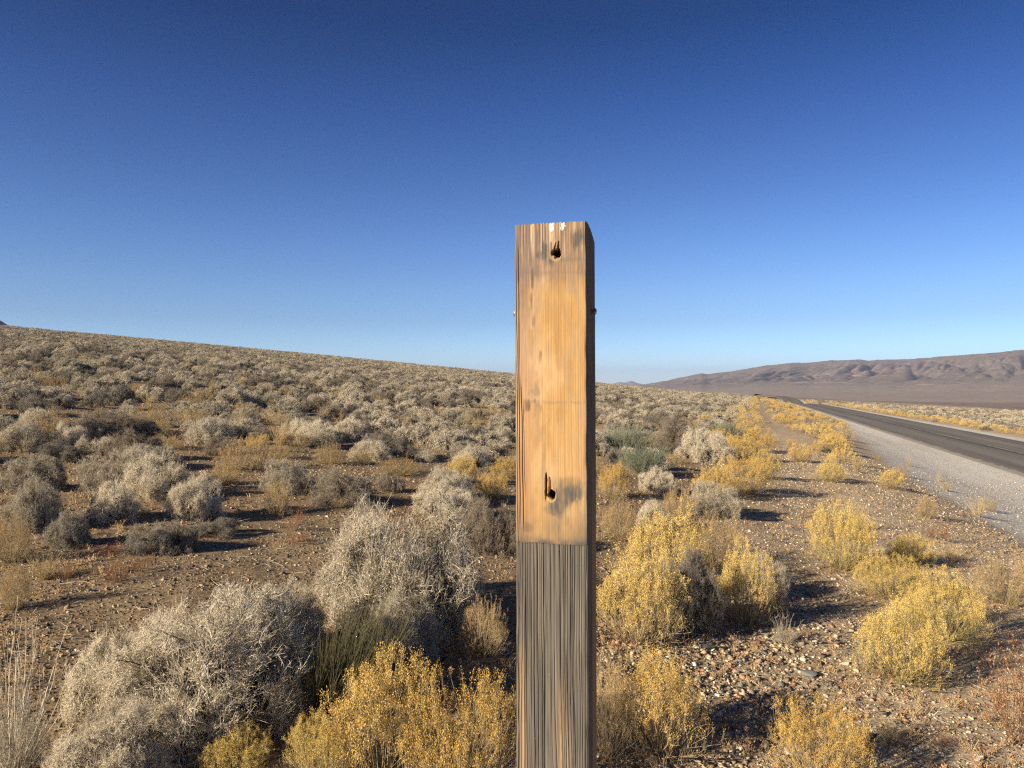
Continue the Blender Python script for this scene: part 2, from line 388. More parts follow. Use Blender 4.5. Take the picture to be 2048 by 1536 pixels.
def basestems(n, lo, hi, L, r0, g, k=4, rise=.25):
    th = np.radians(lo + (hi - lo) * np.sqrt(g.uniform(0, 1, n))); ph = g.uniform(0, 2 * math.pi, n)
    d = np.stack([np.sin(th) * np.cos(ph), np.sin(th) * np.sin(ph), np.cos(th)], -1)
    lob = 1 + .28 * np.sin(ph * 2 + g.uniform(0, 6)) * np.sin(th) + g.normal(size=n) * .10
    LL = (L * lob)[:, None]
    p = np.stack([np.cos(ph) * r0, np.sin(ph) * r0, np.zeros(n)], -1) * g.uniform(0, 1, (n, 1)); p[:, 2] = -.03
    pts = [p]; dd = d
    for q in range(1, k):
        dd = unit(dd + g.normal(size=dd.shape) * .16 + np.array([0, 0, rise * .4])); pts.append(pts[-1] + dd * LL / (k - 1))
    return np.stack(pts, 1)

def sage(seed, lod, dead=False):
    """rounded twiggy shrub: (wood Acc, twig Acc, normalising scale)"""
    g = np.random.default_rng(seed); wood = Acc(); tw = Acc()
    n0, m1, m2, m3, m4 = {0: (19, 9, 9, 9, 2), 1: (14, 7, 7, 7, 0), 2: (9, 6, 5, 4, 0)}[lod]
    k = {0: 1.0, 1: 2.4, 2: 4.6}[lod]
    a = basestems(n0, 8, 86, .44, .06, g, rise=.05)
    b = sprout(a, m1, .25, 1, .25, .85, .10, 3, g, outward=.25, curl=.45)
    c = sprout(b, m2, .25, 1, .14, .85, .08, 3, g, outward=.15, curl=.5)
    d = sprout(c, m3, .2, 1, .072, .85, .12, 3 if lod == 0 else 2, g, outward=.2, curl=.28)
    S = norm_scale(d.reshape(-1, 3)); a, b, c, d = (dome(q_, S, seed) for q_ in (a, b, c, d))
    tub(wood, a, .011, .006, g=g); tub(wood, b, .0052, .003 * min(k, 1.6), g=g)
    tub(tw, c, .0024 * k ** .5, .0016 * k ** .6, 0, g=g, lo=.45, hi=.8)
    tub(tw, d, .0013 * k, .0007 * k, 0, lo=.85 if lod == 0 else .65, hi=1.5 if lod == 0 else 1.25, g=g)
    if m4:
        e = sprout(d, m4, .2, 1, .028, 1.0, .15, 2, g, outward=.2); tub(tw, e, .0009, .0005, 0, lo=.9, hi=1.55, g=g)
    # longer spiny shoots standing out of the crown
    sh = sprout(d[g.uniform(size=len(d)) < (.10 if lod == 0 else .16)], 1, .5, 1, .075, .5, .45, 3 if lod == 0 else 2, g, outward=.45, curl=.3)
    tub(tw, sh, .0013 * k, .0006 * k, 0, lo=.95, hi=1.4, g=g)
    if not dead:
        V, q = bits(d[:, -1], {0: 1, 1: 2, 2: 3}[lod], .0042 * k, .012, g); tw.add(V, q, 0, .75, 1.3, g=g)
    return wood, tw, S

def rabbit(seed, lod, flo=8, dens=1.0, sparse=False):
    """broom-like shrub: stems fanning from one root, bloom heads on the tips"""
    g = np.random.default_rng(seed); st = Acc(); fl = Acc()
    n0, m1, m2, nb = {0: (210, 4, 3, 12), 1: (80, 4, 3, 7), 2: (28, 4, 3, 4)}[lod]
    n0 = int(n0 * dens); k = {0: 1.0, 1: 1.8, 2: 3.4}[lod]
    a = basestems(n0, 2, 88, .60, .12, g, 5, .22)
    b = sprout(a, m1, .5, 1, .15, .5, .28, 3, g, .3, .1)
    S = norm_scale(b[:, -1]); a, b = dome(a, S, seed), dome(b, S, seed)
    c = sprout(b, m2, .5, 1, .045, .7, .35, 2, g)
    tub(st, a, .0032 * k ** .6, .0017 * k ** .7, g=g, lo=.7, hi=1.15)
    tub(st, b, .0015 * k, .0009 * k, g=g, lo=.8, hi=1.25)
    tub(st, c, .0010 * k, .0007 * k, g=g, lo=.85, hi=1.3)
    tips = np.concatenate([c[:, -1], b[:, -1]])
    keep = g.uniform(size=len(tips)) < np.clip((tips[:, 2] / np.percentile(tips[:, 2], 90)) * 2.0 - .45, .04, 1)
    if sparse: keep &= g.uniform(size=len(tips)) < .35
    V, q = bits(tips[keep], nb, .0050 * k, .013, g); fl.add(V, q, 0, .7, 1.3, g=g)
    return st, fl, S

def tuft(seed, lod, n=260, spread=30):
    g = np.random.default_rng(seed); st = Acc()
    n = {0: n, 1: n // 3, 2: n // 8}[lod]; k = {0: 1, 1: 1.9, 2: 3.6}[lod]
    a = basestems(n, 1, spread * 1.5, .55, .06, g, 5, .12)
    L = g.uniform(.35, 1.15, (n, 1, 1)); a = a[:, :1] + (a - a[:, :1]) * L
    tub(st, a, .0022 * k, .0006 * k, g=g, lo=.6, hi=1.3)
    b = sprout(a[: n // 3], 3, .6, 1, .05, .35, .3, 2, g); tub(st, b, .0014 * k, .0007 * k, g=g)
    return st, norm_scale(a[:, -1])

def brush_upright(seed, n=320, lean=(0, 0)):
    """many smooth jointed stems, broom-like and green-grey"""
    g = np.random.default_rng(seed); st = Acc()
    a = basestems(n // 3, 2, 55, .45, .07, g, 4, .2)
    a[..., 0] += lean[0] * a[..., 2]; a[..., 1] += lean[1] * a[..., 2]
    tub(st, a, .004, .0024, g=g)
    b = sprout(a, 6, .2, 1, .24, .3, .4, 3, g, .15); b[..., 0] += lean[0] * .3 * b[..., 2]; tub(st, b, .0022, .0012, g=g)
    c = sprout(b, 2, .3, 1, .13, .3, .4, 2, g); tub(st, c, .0016, .0009, g=g, lo=.8, hi=1.3)
    return st, norm_scale(c[:, -1])

def weed(seed, nseed=4):
    """open dry forb: few stems, seed scales along them"""
    g = np.random.default_rng(seed); st = Acc(); sd_ = Acc()
    a = basestems(16, 5, 70, .5, .04, g, 5, .2); tub(st, a, .0042, .002, g=g)
    b = sprout(a, 6, .3, 1, .24, .6, .3, 4, g); tub(st, b, .0021, .0012, g=g)
    c = sprout(b, 5, .3, 1, .08, .7, .3, 2, g); tub(st, c, .0013, .0008, g=g)
    V, q = bits(c[:, -1], nseed, .0065, .006, g); sd_.add(V, q, 0, .7, 1.3, g=g)
    return st, sd_, norm_scale(c[:, -1])

def stalks(seed):
    """tall bare wands rising out of a low thicket of pale twigs"""
    g = np.random.default_rng(seed); st = Acc(); tw = Acc()
    a = basestems(30, 2, 60, .85, .14, g, 7, .16); tub(st, a, .0068, .0026, g=g, lo=1.0, hi=1.4)
    b = sprout(a, 3, .2, .95, .16, .45, .3, 4, g, .3); tub(st, b, .0034, .0016, g=g, lo=1, hi=1.4)
    c = basestems(60, 10, 75, .42, .12, g, 4, .2); tub(tw, c, .003, .0016, g=g)
    d = sprout(c, 8, .25, 1, .16, .8, .2, 3, g); tub(tw, d, .0018, .001, g=g)
    e = sprout(d, 7, .2, 1, .06, .9, .2, 2, g); tub(tw, e, .0013, .0007, g=g, lo=.8, hi=1.3)
    return st, tw, norm_scale(a[:, -1])

# prototype meshes: PROTO[kind][lod] = list of [(part name, mesh), ...]
PROTO = {}
def put(kind, lod, parts): PROTO.setdefault(kind, {}).setdefault(lod, []).append(parts)
def join_parts(name, accs, mats, S):
    J = Acc()
    for i, a in enumerate(accs):
        V = np.concatenate(a.V); J.V.append(V); J.Fs.append(np.concatenate(a.Fs) + J.n); J.n += len(V)
        J.mi.append(np.full(sum(len(f) for f in a.Fs), i)); J.tone.append(np.concatenate(a.tone))
    return J.mesh(name, mats, S)
for i in range(5):
    wd, tw, S = sage(100 + i, 0)
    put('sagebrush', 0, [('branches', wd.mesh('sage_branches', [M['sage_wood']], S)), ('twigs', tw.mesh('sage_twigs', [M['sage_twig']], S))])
for i in range(3):
    wd, tw, S = sage(150 + i, 0, True)
    put('grey_shrub', 0, [('branches', wd.mesh('grey_branches', [M['grey_wood']], S)), ('twigs', tw.mesh('grey_twigs', [M['grey_twig']], S))])
for lod, cnt in ((1, 5), (2, 4)):
    for i in range(cnt):
        wd, tw, S = sage(200 + 10 * lod + i, lod)
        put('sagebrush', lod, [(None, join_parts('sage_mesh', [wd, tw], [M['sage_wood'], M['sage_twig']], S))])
        wd, tw, S = sage(300 + 10 * lod + i, lod, lod == 1)
        put('grey_shrub', lod, [(None, join_parts('grey_mesh', [wd, tw], [M['grey_wood'], M['grey_twig']], S))])
for i in range(5):
    st, fl, S = rabbit(400 + i, 0)
    put('rabbitbrush', 0, [('stems', st.mesh('rb_stems', [M['straw_stem']], S)), ('flower_heads', fl.mesh('rb_heads', [M['bloom']], S))])
for i in range(2):
    st, fl, S = rabbit(420 + i, 0)
    put('green_rabbitbrush', 0, [('stems', st.mesh('gb_stems', [M['olive_stem']], S)), ('flower_heads', fl.mesh('gb_heads', [M['bloom_green']], S))])
    st, fl, S = rabbit(430 + i, 0, sparse=True)
    put('faded_rabbitbrush', 0, [('stems', st.mesh('fb_stems', [M['straw_stem']], S)), ('flower_heads', fl.mesh('fb_heads', [M['bloom_rust']], S))])
for lod, cnt in ((1, 4), (2, 3)):
    for i in range(cnt):
        st, fl, S = rabbit(440 + 10 * lod + i, lod)
        put('rabbitbrush', lod, [(None, join_parts('rb_mesh', [st, fl], [M['straw_stem'], M['bloom']], S))])
        st, fl, S = rabbit(480 + 10 * lod + i, lod, sparse=True)
        put('faded_rabbitbrush', lod, [(None, join_parts('fb_mesh', [st, fl], [M['straw_stem'], M['bloom_rust']], S))])
PROTO['green_rabbitbrush'][1] = PROTO['rabbitbrush'][1]; PROTO['green_rabbitbrush'][2] = PROTO['rabbitbrush'][2]
for lod, cnt in ((0, 3), (1, 3), (2, 2)):
    for i in range(cnt):
        st, S = tuft(500 + 10 * lod + i, lod); put('bunch_grass', lod, [(None, st.mesh('grass_mesh', [M['grass']], S))])
for i in range(2):
    st, S = brush_upright(560 + i); put('joint_fir', 0, [(None, st.mesh('fir_mesh', [M['green_stem']], S))])
st, S = brush_upright(570, 380, (.8, -.1)); put('rush_clump', 0, [(None, st.mesh('rush_mesh', [M['dark_stem']], S))])
for i in range(2):
    st, s2, S = weed(580 + i); put('rust_weed', 0, [('stems', st.mesh('rw_stems', [M['rust_twig']], S)), ('seed_heads', s2.mesh('rw_seed', [M['rust_seed']], S))])
st, s2, S = weed(590, 9); put('red_forb', 0, [('stems', st.mesh('rf_stems', [M['rust_twig']], S)), ('leaves', s2.mesh('rf_leaf', [M['red_leaf']], S))])
st, s2, S = stalks(600); put('wand_shrub', 0, [('wands', st.mesh('ws_wands', [M['sage_twig']], S)), ('twigs', s2.mesh('ws_twigs', [M['sage_twig']], S))])

CAT = {'sagebrush': 'sagebrush', 'grey_shrub': 'shrub', 'rabbitbrush': 'rabbitbrush', 'green_rabbitbrush': 'rabbitbrush', 'faded_rabbitbrush': 'rabbitbrush',
       'bunch_grass': 'grass tuft', 'joint_fir': 'shrub', 'rush_clump': 'shrub', 'rust_weed': 'weed', 'red_forb': 'weed', 'wand_shrub': 'shrub'}
GROUP = {'sagebrush': 'pale sagebrush on the desert slope', 'grey_shrub': 'dark grey twiggy shrubs', 'rabbitbrush': 'yellow rabbitbrush along the roadside',
         'green_rabbitbrush': 'yellow rabbitbrush along the roadside', 'faded_rabbitbrush': 'yellow rabbitbrush along the roadside',
         'bunch_grass': 'dry straw grass tufts', 'rust_weed': 'small rust-brown weeds'}
used = {}
def plant(kind, pos, wd, ht, rot, lod, label, var=None, lean=0.0):
    lst = PROTO[kind][lod if lod in PROTO[kind] else 0]
    parts = lst[(int(rng.integers(len(lst))) if var is None else var) % len(lst)]
    if parts[0][0] is None:
        o = bpy.data.objects.new(kind, parts[0][1]); C.objects.link(o)
    else:
        o = bpy.data.objects.new(kind, None); o.empty_display_size = .1; C.objects.link(o)
        for pn, me in parts:
            c = bpy.data.objects.new(pn, me); C.objects.link(c); c.parent = o
    o.location = (float(pos[0]), float(pos[1]), float(pos[2])); o.scale = (wd, wd, ht); o.rotation_euler = (lean * .5, lean, rot)
    tag(o, label, CAT[kind], GROUP.get(kind), 'thing')
    return o
placed = []       # x, y, radius of what stands already
# photo base x, base y, width px, height px, kind, label
NEAR = [
 (430, 1500, 450, 318, 'sagebrush', 'largest pale cream sagebrush filling the lower left corner'),
 (300, 1430, 300, 210, 'sagebrush', 'cream left shoulder of the largest sagebrush mound in the lower left'),
 (640, 1470, 300, 270, 'rush_clump', 'dark green-brown shrub of leaning stems between big pale sagebrush and yellow bloom'),
 (560, 1330, 200, 180, 'sagebrush', 'pale sagebrush whose thin shoots rise behind the leaning dark stems'),
 (25, 1600, 330, 400, 'wand_shrub', 'shrub with tall bare wands at the bottom left edge'),
 (230, 1590, 260, 190, 'sagebrush', 'low pale thicket at the foot of the bare wands'),
 (760, 1590, 300, 300, 'rabbitbrush', 'yellow rabbitbrush in the bottom middle with grey twigs in its heart'),
 (925, 1640, 260, 300, 'rabbitbrush', 'bright yellow rabbitbrush against the left foot of the wooden post'),
 (640, 1590, 170, 170, 'green_rabbitbrush', 'olive yellow brush with wiry stems left of the bottom middle rabbitbrush'),
 (470, 1580, 170, 130, 'green_rabbitbrush', 'small yellow-green brush on the bottom edge below the big sagebrush'),
 (795, 1270, 400, 285, 'sagebrush', 'large round cream sagebrush standing alone left of the wooden post'),
 (800, 1330, 200, 150, 'sagebrush', 'lower grey-cream skirt of twigs in front of the large round sagebrush'),
 (890, 1040, 130, 72, 'sagebrush', 'pale sagebrush peeping over the top of the large round one'),
 (985, 1110, 150, 110, 'grey_shrub', 'brown open-branched shrub just left of the post with bare ground below'),
 (965, 1320, 140, 130, 'faded_rabbitbrush', 'orange-tan faded brush beside the post above the bright yellow rabbitbrush'),
 (845, 1310, 110, 60, 'green_rabbitbrush', 'small olive sprig between round sagebrush and bottom rabbitbrush'),
 (1320, 1530, 240, 240, 'rabbitbrush', 'golden rabbitbrush with a swept mane of stems, low right of the post'),
 (1215, 1530, 130, 240, 'faded_rabbitbrush', 'greyish half-bloomed brush touching the right side of the post'),
 (1275, 1300, 230, 205, 'rabbitbrush', 'big golden rabbitbrush right of the post at mid height of its grey part'),
 (1375, 1270, 150, 170, 'grey_shrub', 'dark grey dead shrub caught between two golden rabbitbrushes'),
 (1490, 1255, 160, 170, 'rabbitbrush', 'upright golden rabbitbrush with dark gaps, right of the dead grey shrub'),
 (1330, 1190, 230, 180, 'rabbitbrush', 'tall golden rabbitbrush behind the dead grey shrub'),
 (1425, 1140, 150, 120, 'faded_rabbitbrush', 'pale straw rabbitbrush top beside the wide golden one'),
 (1530, 1200, 100, 90, 'sagebrush', 'small grey-white twiggy bush at the right end of the golden clump'),
 (1640, 1600, 230, 210, 'rabbitbrush', 'golden rabbitbrush cut by the bottom edge, right of the stony patch'),
 (1800, 1375, 220, 190, 'green_rabbitbrush', 'large yellow-green rabbitbrush in the lower right with straw stems at its foot'),
 (1890, 1290, 190, 160, 'green_rabbitbrush', 'yellow rabbitbrush joined to the rear right of the large lower right one'),
 (1780, 1210, 150, 110, 'green_rabbitbrush', 'yellow rabbitbrush just behind the large lower right one'),
 (1820, 1135, 110, 70, 'green_rabbitbrush', 'low yellow-green rabbitbrush next to the round one on the gravel verge'),
 (1685, 1145, 155, 150, 'green_rabbitbrush', 'round lemon-green rabbitbrush standing alone in the verge'),
 (1712, 1060, 55, 80, 'bunch_grass', 'pale plume of grass behind the round lemon-green rabbitbrush'),
 (2010, 1215, 150, 110, 'faded_rabbitbrush', 'straw-stemmed brush cut by the right edge below the gravel'),
 (2035, 1500, 140, 220, 'rust_weed', 'tall rust-brown weed with spotted seed heads at the bottom right edge'),
 (1880, 1085, 70, 40, 'rust_weed', 'small red-brown weed at the edge of the gravel shoulder'),
 (1905, 1125, 60, 50, 'bunch_grass', 'little straw grass tuft on the stones below the gravel shoulder'),
 (1852, 1037, 48, 48, 'faded_rabbitbrush', 'small straw brush with a yellow top on the edge of the grey gravel'),
 (1785, 980, 62, 42, 'rabbitbrush', 'yellow rabbitbrush farthest out on the grey gravel shoulder'),
 (1780, 1500, 60, 70, 'bunch_grass', 'thin pale grass sprig among stones in the lower right'),
 (1880, 1500, 50, 40, 'rust_weed', 'tiny rusty weed among stones in the lower right'),
 (1570, 1290, 100, 70, 'wand_shrub', 'sparse dead grey sprig at the top of the stony patch'),
 (1230, 1000, 85, 80, 'rabbitbrush', 'round ochre rabbitbrush touching the right side of the post'),
 (1240, 1085, 110, 90, 'faded_rabbitbrush', 'brownish ochre brush right of the post below the round ochre one'),
 (1315, 990, 75, 55, 'sagebrush', 'small white-tipped sagebrush right of the round ochre rabbitbrush'),
 (1290, 955, 110, 75, 'joint_fir', 'grey-green upright shrub behind the small white-tipped sagebrush'),
 (1305, 1060, 80, 60, 'sagebrush', 'grey sagebrush low among ochre brush right of the post'),
 (1430, 1035, 120, 75, 'sagebrush', 'grey sagebrush in front of the wide golden rabbitbrush mass'),
 (1360, 1040, 90, 70, 'faded_rabbitbrush', 'straw and ochre brush between two grey sagebrushes'),
 (1430, 1000, 120, 72, 'rabbitbrush', 'ochre rabbitbrush at the left end of the golden mass'),
 (1490, 990, 120, 88, 'rabbitbrush', 'golden rabbitbrush in the middle of the golden mass by the bare track'),
 (1525, 960, 75, 62, 'green_rabbitbrush', 'lemon-yellow bush on the track side of the golden mass'),
 (1475, 920, 110, 52, 'rabbitbrush', 'yellow rabbitbrush at the back of the golden mass'),
 (1520, 905, 80, 48, 'rabbitbrush', 'golden rabbitbrush beside the bare track behind the golden mass'),
 (1410, 925, 120, 70, 'sagebrush', 'pale sagebrush behind the golden mass'),
 (1450, 880, 75, 42, 'joint_fir', 'dark green shrub standing out in the pale sage slope right of the post'),
 (1250, 905, 120, 60, 'joint_fir', 'faint grey-green shrub in the sage just right of the post'),
 (1350, 895, 110, 55, 'grey_shrub', 'dark grey shrub in the sage between the two green ones'),
 (1660, 965, 70, 52, 'green_rabbitbrush', 'rabbitbrush in front of the verge row, above the lone round one'),
 (1600, 925, 60, 38, 'rabbitbrush', 'low rabbitbrush on the right bank of the bare track'),
 (1665, 905, 80, 42, 'rabbitbrush', 'golden rabbitbrush at the front of the verge row beside the gravel'),
 (1715, 945, 28, 50, 'bunch_grass', 'straw grass plume at the gravel edge of the verge row'),
 (1640, 880, 70, 42, 'rabbitbrush', 'golden rabbitbrush second in the verge row beside the gravel'),
 (1690, 880, 50, 35, 'faded_rabbitbrush', 'faded brush where the verge row meets the gravel'),
 (215, 1115, 75, 32, 'red_forb', 'low plant with pinkish red leaves on the bare soil at left'),
 (90, 1165, 80, 75, 'bunch_grass', 'straw grass tuft over a dark heart near the left edge'),
 (130, 1165, 55, 40, 'rust_weed', 'orange-brown weed right beside the dark-hearted grass tuft'),
 (235, 1170, 75, 55, 'rust_weed', 'orange-brown weed alone on bare soil below the pink-leaved plant'),
 (290, 1150, 60, 40, 'rust_weed', 'faint orange weed on the bare soil right of the other rusty weeds'),
 (30, 1225, 80, 110, 'faded_rabbitbrush', 'tan brush on the left edge above the bare wands'),
 (25, 1130, 100, 110, 'faded_rabbitbrush', 'tall yellow-tan brush on the left edge beside the twisted sagebrush'),
 (70, 1060, 130, 110, 'sagebrush', 'twisted cream sagebrush with horizontal arms near the left edge'),
 (135, 1095, 90, 70, 'grey_shrub', 'small dark grey bush right of the twisted cream sagebrush'),
 (60, 985, 130, 75, 'sagebrush', 'round greyish sagebrush on the left edge'),
 (230, 1045, 110, 85, 'sagebrush', 'cream sagebrush at the front of the left cluster'),
 (310, 1000, 150, 95, 'sagebrush', 'broad cream sagebrush in the left cluster'),
 (390, 1040, 120, 95, 'sagebrush', 'cream sagebrush with white sprays over a dark shadow in the left cluster'),
 (310, 1110, 120, 65, 'grey_shrub', 'low grey bush with a long shadow on the bare soil at left'),
 (360, 1105, 80, 60, 'grey_shrub', 'grey bush at the right end of the low pair on bare soil'),
 (555, 1035, 70, 80, 'faded_rabbitbrush', 'tan broom-like brush with a yellow cap between cream sagebrushes'),
 (575, 990, 110, 75, 'sagebrush', 'cream sagebrush behind the brush with a yellow cap'),
 (680, 1010, 150, 70, 'grey_shrub', 'wide low grey-brown bush behind the large round sagebrush'),
 (680, 1020, 45, 30, 'bunch_grass', 'tiny pale tuft on bare soil above the large round sagebrush'),
 (450, 970, 80, 55, 'faded_rabbitbrush', 'tan brush behind the cluster of cream sagebrushes'),
 (430, 1075, 110, 30, 'grey_shrub', 'flat dead brush on the bare soil in the middle of the left field'),
 (590, 1065, 60, 45, 'rust_weed', 'ochre weed below the brush with a yellow cap'),
 (585, 1090, 70, 22, 'rust_weed', 'flat orange weed on the soil left of the large round sagebrush'),
 (515, 905, 55, 38, 'rabbitbrush', 'small golden dome of brush with a dark heart in the left field'),
 (560, 920, 70, 34, 'faded_rabbitbrush', 'low tan brush right of the small golden dome'),
 (660, 930, 75, 50, 'faded_rabbitbrush', 'ochre brush left of the paired ochre mounds'),
 (725, 930, 45, 35, 'faded_rabbitbrush', 'small ochre mound in the middle of three'),
 (800, 955, 110, 45, 'faded_rabbitbrush', 'long ochre mound before grey shrubs left of the post'),
 (780, 985, 60, 40, 'grey_shrub', 'dark tuft under the long ochre mound'),
 (925, 965, 75, 60, 'rabbitbrush', 'yellow-tan brush left of the post above the round sagebrush'),
 (985, 1000, 80, 60, 'rabbitbrush', 'bright yellow brush left of the post behind the brown open shrub'),
 (1010, 960, 70, 45, 'rabbitbrush', 'golden brush touching the left side of the post'),
 (700, 880, 90, 48, 'sagebrush', 'cream sagebrush standing behind the ochre brush'),
 (420, 890, 110, 60, 'sagebrush', 'sagebrush before the bare strip in the left field'),
 (330, 900, 110, 30, 'faded_rabbitbrush', 'tan low brush on the bare strip in the left field'),
 (240, 880, 160, 60, 'grey_shrub', 'wide dark grey shrub with shaded side behind the bare strip'),
 (140, 900, 80, 55, 'sagebrush', 'rounded sagebrush left of the wide dark grey shrub'),
 (45, 905, 110, 65, 'sagebrush', 'pale sagebrush on the left edge beyond the round greyish one'),
 (105, 835, 40, 36, 'bunch_grass', 'tall straw grass in the far left field'),
 (200, 832, 22, 30, 'bunch_grass', 'single upright straw tuft in the far left field'),
]
NEAR_OBJ = []
for px, py, wp, hp, kind, lab in NEAR:
    p = at(px, py); s = p[1] / F
    lod = 0 if p[1] < 26 else 1
    wm = wp * s * .97; yc = p[1] + .22 * wm; p = np.array([(px - 1024) / F * yc, yc, 0.0]); p[2] = float(land(p[0], p[1]))
    hm = max(.3 * wm, EYE + (768 - (py - hp)) / F * yc - p[2])
    if kind == 'wand_shrub': wm *= .8
    plant(kind, p, wm, hm, rng.uniform(0, 6.28), lod, lab)
    placed.append((p[0], p[1], .42 * wm))

# scattered shrubs over the slope, the verges and the flat across the road
cell = .79
cand = []
g = np.random.default_rng(77)
gxs = np.arange(-225, 240, cell); gys = np.arange(2.2, 300, cell)
X, Yg = np.meshgrid(gxs, gys)
X = X + g.uniform(-.5, .5, X.shape) * cell; Yg = Yg + g.uniform(-.5, .5, X.shape) * cell
X = X.ravel(); Yg = Yg.ravel()
m = (np.abs(X) < Yg * .95 + 6); X = X[m]; Yg = Yg[m]
vv = X - TH * Yg; rr_ = np.hypot(X, Yg)
u1 = g.uniform(size=len(X)); patch = fbm(X * .22, Yg * .22, 3, 21)
thin = np.clip(1.12 - rr_ / 420, .35, 1)        # farther shrubs stand wider apart, and are drawn larger
field = (vv < -1.6)
p_field = np.where(rr_ < 7.2, .05, np.where(rr_ < 9.5, .34, np.where(rr_ < 26, .74 + .24 * sstep(.36, .55, patch), .50 + .30 * sstep(.3, .55, patch)))) * thin
left_v = (vv > -2.4) & (vv < .1) & (Yg > 17)
right_v = (vv > 1.0) & (vv < 3.3 + 4.6 * sstep(20, 75, Yg)) & (Yg > 17)
far_v = (vv > 17.0) & (vv < 20.2)
flat = (vv > 19.5)
p = np.zeros(len(X)); p[field] = p_field[field]
p[left_v] = .50; p[right_v] = .34; p[far_v] = .48; 
p[flat & ~far_v] = (.50 * thin * np.clip(1.3 - rr_ / 320, 0, 1))[flat & ~far_v]
p[(Yg < 6.5) & (np.abs(X / np.maximum(Yg, .1)) < .68)] = 0
edge_v = (vv > 3.4) & (vv < 5.2) & (Yg > 9) & (Yg < 60); p[edge_v] = .10
p[rr_ > 300] = 0
keep = u1 < p
X = X[keep]; Yg = Yg[keep]; vv = vv[keep]; rr_ = rr_[keep]; lv = left_v[keep]; rv = right_v[keep]; fv = far_v[keep]
P = np.array(placed)
nearm = Yg < 45
ok = np.ones(len(X), bool)
idx = np.where(nearm)[0]
dd = np.hypot(X[idx, None] - P[None, :, 0], Yg[idx, None] - P[None, :, 1]) - P[None, :, 2]
ok[idx[dd.min(1) < .32]] = False
X = X[ok]; Yg = Yg[ok]; vv = vv[ok]; rr_ = rr_[ok]; lv = lv[ok]; rv = rv[ok]; fv = fv[ok]
n = len(X); u = g.uniform(size=n); u2 = g.uniform(size=n)
kinds = np.where(u < np.where(rr_ < 25, .50, .36), 0, np.where(u < np.where(rr_ < 25, .76, .88), 1, np.where(u < .93, 3, 2)))        # 0 sage 1 grey 2 rabbit 3 faded 4 grass
kinds = np.where((kinds == 2), 4, kinds)
kinds = np.where((vv > 3.4) & (vv < 5.2) & (Yg < 60), np.where(u < .6, 4, 3), kinds)
verge = (lv | rv | fv) & ~((vv > 3.4) & (vv < 5.2) & (Yg < 60))
kinds = np.where(verge, np.where(u < .52, 2, np.where(u < .76, 3, np.where(u < .88, 4, np.where(u < .95, 0, 1)))), kinds)
kinds = np.where(verge & (vv < -1.2) & (u2 < .5), 0, kinds)
KN = ['sagebrush', 'grey_shrub', 'rabbitbrush', 'faded_rabbitbrush', 'bunch_grass']
W = np.select([kinds == 0, kinds == 1, kinds == 2, kinds == 3], [g.uniform(.55, 1.02, n), g.uniform(.48, .9, n), g.uniform(.42, .9, n), g.uniform(.35, .75, n)], g.uniform(.22, .42, n))
W = W * (1 + np.clip(rr_ - 60, 0, 200) / 420) * np.where((rr_ < 30) & (kinds < 2), np.where(u2 < .35, .66, .95), 1)
Hh = W * g.uniform(.42, .58, n) * np.where(rr_ > 60, .92, 1); Hh = np.where(kinds == 4, W * g.uniform(1.0, 1.5, n), Hh); Hh = np.where(kinds >= 2, Hh * 1.1, Hh)
Z = land(X, Yg) - .02
rot = g.uniform(0, 2 * math.pi, n)
infr = (np.abs(X / Yg) < .70) & (Yg > 3)
size = W / Yg
# how many more single shrubs may stand as things of their own, kind by kind
used = {k: sum(1 for q in NEAR if q[4] == k) for k in KN}
order = np.argsort(-np.where(infr, size, -1)); single = np.zeros(n, bool)
lim = {'sagebrush': 300, 'grey_shrub': 300, 'rabbitbrush': 300, 'faded_rabbitbrush': 150, 'bunch_grass': 150}
for i in order:
    if not infr[i]: break
    k = KN[kinds[i]]
    if used[k] < lim[k]: single[i] = True; used[k] += 1
def where_words(i):
    c = 1024 + F * X[i] / Yg[i]
    if fv[i]: return 'in the strip along the far edge of the asphalt'
    if rv[i]: return 'in the row between track and gravel shoulder'
    if lv[i]: return 'in the row on the left bank of the bare track'
    if vv[i] > 19: return 'on the flat beyond the asphalt road'
    dist = 'in the near field' if rr_[i] < 13 else 'in the middle field' if rr_[i] < 24 else 'up the slope'
    side = 'near the left edge' if c < 350 else 'left of the post' if c < 760 else 'close to the left of the post' if c < 1030 else 'just right of the post' if c < 1300 else 'toward the bare track'
    return dist + ', ' + side
NOUN = {'sagebrush': 'pale grey sagebrush', 'grey_shrub': 'dark grey twiggy shrub', 'rabbitbrush': 'golden rabbitbrush', 'faded_rabbitbrush': 'tan faded brush', 'bunch_grass': 'straw grass tuft'}
for i in np.where(single)[0]:
    k = KN[kinds[i]]; ww = where_words(i)
    lod = 0 if Yg[i] < 13 else 1
    o = plant(k, (X[i], Yg[i], Z[i]), W[i], Hh[i], rot[i], lod, NOUN[k] + ' ' + ww)
    o['group'] = NOUN[k] + ' ' + ww
